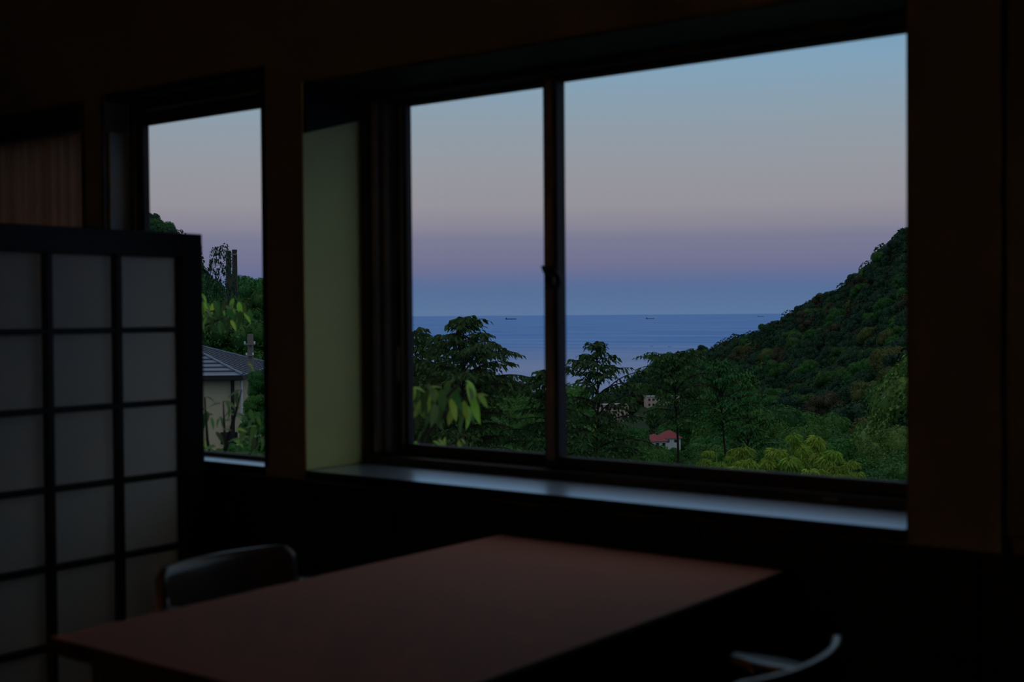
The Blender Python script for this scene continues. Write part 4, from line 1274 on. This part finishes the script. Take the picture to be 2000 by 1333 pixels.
for k in range(1, 13):                # standing seams on the end slope
    y = DEP * k / 13
    q = min(y, DEP - y) / ay_
    x1 = ax_ * q
    n_ = np.array([0.03, 0, 0.03])
    p0, p1 = np.array([0, y, E0]), np.array([x1, y, E0 + RISE * q])
    MB().tube([p0 + [0, 0, .012], p1 + [0, 0, .012]], 0.022, 4).build('roof_seam', M['roof_seam'], rf)
for (p0, p1) in (((0, 0, E0), (ax_, ay_, E0 + RISE)), ((0, DEP, E0), (ax_, ay_, E0 + RISE)), ((ax_, ay_, E0 + RISE), (-LEN + 2.2, ay_, E0 + RISE))):
    MB().tube([np.array(p0) + [0, 0, .02], np.array(p1) + [0, 0, .02]], 0.035, 6).build('hip_cap', M['roof_blue'], rf)
MB().tube([(-0.30, 0.30, 0), (-0.30, 0.30, E0 - 0.12)], 0.05, 8).build('downpipe', M['fascia'], hs_)
MB().tube([(-0.12, 0.55, 0), (-0.12, 0.55, E0 - 0.14)], 0.035, 8).build('post', M['white'], hs_)
MB().box(-0.62, -0.20, 0.33, 0.39, E0 - 1.75, E0 - 1.45, 0.01).build('meter_box', M['fascia'], hs_)

def pole(name, px, ytop, d, r, label, arms, mat='concrete'):
    tp = at(px, ytop, d); g = gz(px, d)
    t = empty(name, (tp[0], tp[1], g - 0.2), YAW); tag(t, label, 'utility pole')
    H = tp[2] - g + 0.2
    MB().tube([(0, 0, 0), (0, 0, H)], [r * 1.25, r], 12).build('shaft', M[mat], t, True)
    for (dz, hw_, th) in arms:
        MB().box(-hw_, hw_, -r - 0.05, -r, H - dz - th, H - dz, 0.004).build('band', M['alu_lit'], t)
        for sx in (-1, 1):
            MB().tube([(sx * hw_ * .85, -r - 0.02, H - dz), (sx * hw_ * .85, -r - 0.02, H - dz + 0.05)], 0.018, 8).build('insulator', M['white'], t)
pole('utility_pole', 489, 653, 27, 0.062, 'concrete utility pole rising past the metal roof', [(0.20, 0.12, 0.03), (0.44, 0.08, 0.02)])
pole('utility_pole', 446, 490, 76, 0.16, 'dark pole against the sky beside the tall tree', [(0.35, 0.30, 0.1)], 'fascia')
pole('utility_pole', 458, 488, 78, 0.16, 'second dark pole at the edge of the tall tree', [(0.25, 0.2, 0.1)], 'fascia')

# ------------------------------------------------------------------ valley buildings
M['red_roof'] = surf('red_roof_tiles', (0.24, 0.055, 0.065), (0.30, 0.075, 0.085), 0.8, (1, 1, 1), 0.2)
M['pink_wall'] = surf('pinkish_render', (0.62, 0.46, 0.40), (0.70, 0.52, 0.45), 0.9, (0.2, 0.2, 0.2), 0.2)
M['grey_roof'] = surf('grey_roof', (0.28, 0.30, 0.33), (0.34, 0.36, 0.40), 0.8, (0.2, 0.2, 0.2), 0.2)
M['blue_white'] = surf('bluish_white_sheet', (0.62, 0.72, 0.80), (0.70, 0.78, 0.86), 0.6, (0.3, 0.3, 0.3), 0.4)
def house(name, px, ybase, d, wid, dep, hgt, rise, wallm, roofm, label, cat='house', yaw=0.0, wins=3, rows=1, group=None):
    p = at(px, ybase, d)
    t = empty(name, tuple(p), YAW + yaw); tag(t, label, cat, group)
    wl_ = MB().box(-wid / 2, wid / 2, 0, dep, -6.0, hgt).build('wall', M[wallm], t)
    o = 0.45
    if rise > 0:
        MB().add([(-wid / 2 - o, -o, hgt), (wid / 2 + o, -o, hgt), (wid / 2 + o, dep + o, hgt), (-wid / 2 - o, dep + o, hgt), (-wid / 2 + dep * .35, dep / 2, hgt + rise), (wid / 2 - dep * .35, dep / 2, hgt + rise)],
                 [(0, 1, 5, 4), (1, 2, 5), (2, 3, 4, 5), (3, 0, 4), (0, 3, 2, 1)]).build('roof', M[roofm], t)
    else:
        MB().box(-wid / 2 - .1, wid / 2 + .1, -.1, dep + .1, hgt, hgt + .5).build('roof', M[roofm], t)
    for r_ in range(rows):
        z0 = hgt * (r_ + 0.30) / rows
        for k in range(wins):
            x0 = -wid / 2 + wid * (k + 0.28) / wins
            MB().box(x0, x0 + wid / wins * 0.45, -0.06, -0.01, z0, z0 + hgt / rows * 0.45).build('window', M['dark_glass'], t)
    return t
house('red_roofed_house', 1284, 876, 300, 4.6, 6.0, 1.6, 1.5, 'white', 'red_roof', 'small white house with a red hipped roof among the valley trees', wins=3, yaw=0.15)
house('red_roofed_house', 1312, 868, 306, 4.4, 5.0, 1.4, 1.7, 'white', 'red_roof', 'taller red-roofed wing standing behind the tree trunk', wins=2, yaw=0.15)
house('apartment_block', 1200, 830, 640, 15, 9, 9.5, 0, 'pink_wall', 'grey_roof', 'pinkish apartment block half hidden behind the open cherry tree', 'building', 0.2, 7, 3)
house('apartment_block', 1228, 838, 610, 9, 8, 5.0, 0, 'pink_wall', 'grey_roof', 'low pinkish building below the pinkish apartment block', 'building', -0.1, 4, 2)
house('apartment_block', 1296, 796, 700, 18, 9, 5.5, 0, 'pink_wall', 'grey_roof', 'long pale building behind the spreading cherry tree', 'building', 0.1, 8, 2)
house('apartment_block', 1334, 763, 760, 7, 6, 4.0, 1.0, 'white', 'grey_roof', 'small pale house high on the slope behind the spreading cherry tree', 'house', 0.1, 3, 1)
house('white_shed', 1128, 798, 620, 5.0, 5.0, 2.6, 0.8, 'blue_white', 'blue_white', 'small bluish-white house beside the open cherry tree', 'house', 0.2, 2, 1)
house('white_shed', 1637, 853, 330, 4.5, 3.0, 0.9, 0.0, 'blue_white', 'blue_white', 'bluish-white shed roof beside the big evergreen', 'shed', -0.3, 1, 1)

# ------------------------------------------------------------------ ships
M['ship'] = surf('ship_hull', (0.05, 0.06, 0.09), (0.07, 0.08, 0.11), 0.7, (0.05, 0.05, 0.05), 0.3)
def ship(name, px, py, d, L_, label, tall=1.0):
    p = plan(px, d, 0); 
    t = empty(name, (p[0], p[1], SEA_Z), YAW); tag(t, label, 'ship', 'ships on the horizon')
    h = L_ * 0.060
    w_ = L_ * 0.07
    MB().add([(-L_ / 2, -w_, h), (L_ / 2, -w_ * .2, h * 1.15), (L_ / 2, w_ * .2, h * 1.15), (-L_ / 2, w_, h), (-L_ / 2 * .96, -w_ * .7, -1), (L_ / 2 * .93, 0, -1), (L_ / 2 * .93, 0.1, -1), (-L_ / 2 * .96, w_ * .7, -1)],
             [(0, 1, 2, 3), (4, 7, 6, 5), (0, 4, 5, 1), (1, 5, 6, 2), (2, 6, 7, 3), (3, 7, 4, 0)]).build('hull', M['ship'], t)
    MB().box(-L_ * .44, -L_ * .33, -w_ * .8, w_ * .8, h, h + L_ * .075 * tall).build('bridge', M['ship'], t)
    MB().tube([(-L_ * .38, 0, h), (-L_ * .38, 0, h + L_ * .11 * tall)], L_ * .008, 6).build('funnel', M['ship'], t)
    for k in range(3):
        x_ = L_ * (-.15 + .2 * k)
        MB().tube([(x_, 0, h), (x_, 0, h + L_ * .045)], L_ * .005, 5).build('crane', M['ship'], t)
ship('cargo_ship', 998, 628, 19500, 175, 'long cargo ship on the horizon in the narrower pane')
ship('cargo_ship', 1270, 630, 17500, 120, 'dark cargo ship on the horizon in the middle of the wide pane', 1.2)
ship('cargo_ship', 1486, 622, 24000, 120, 'faint cargo ship on the horizon nearest the mountain')
ship('fishing_boat', 1273, 678, 2750, 7, 'tiny boat on the sea above the spreading cherry tree', 1.5)
ship('fishing_boat', 1308, 679, 2700, 7, 'tiny boat on the sea left of the mountain foot', 1.5)
ship('fishing_boat', 1013, 689, 2400, 5, 'tiny boat on the sea left of the mullion', 1.5)
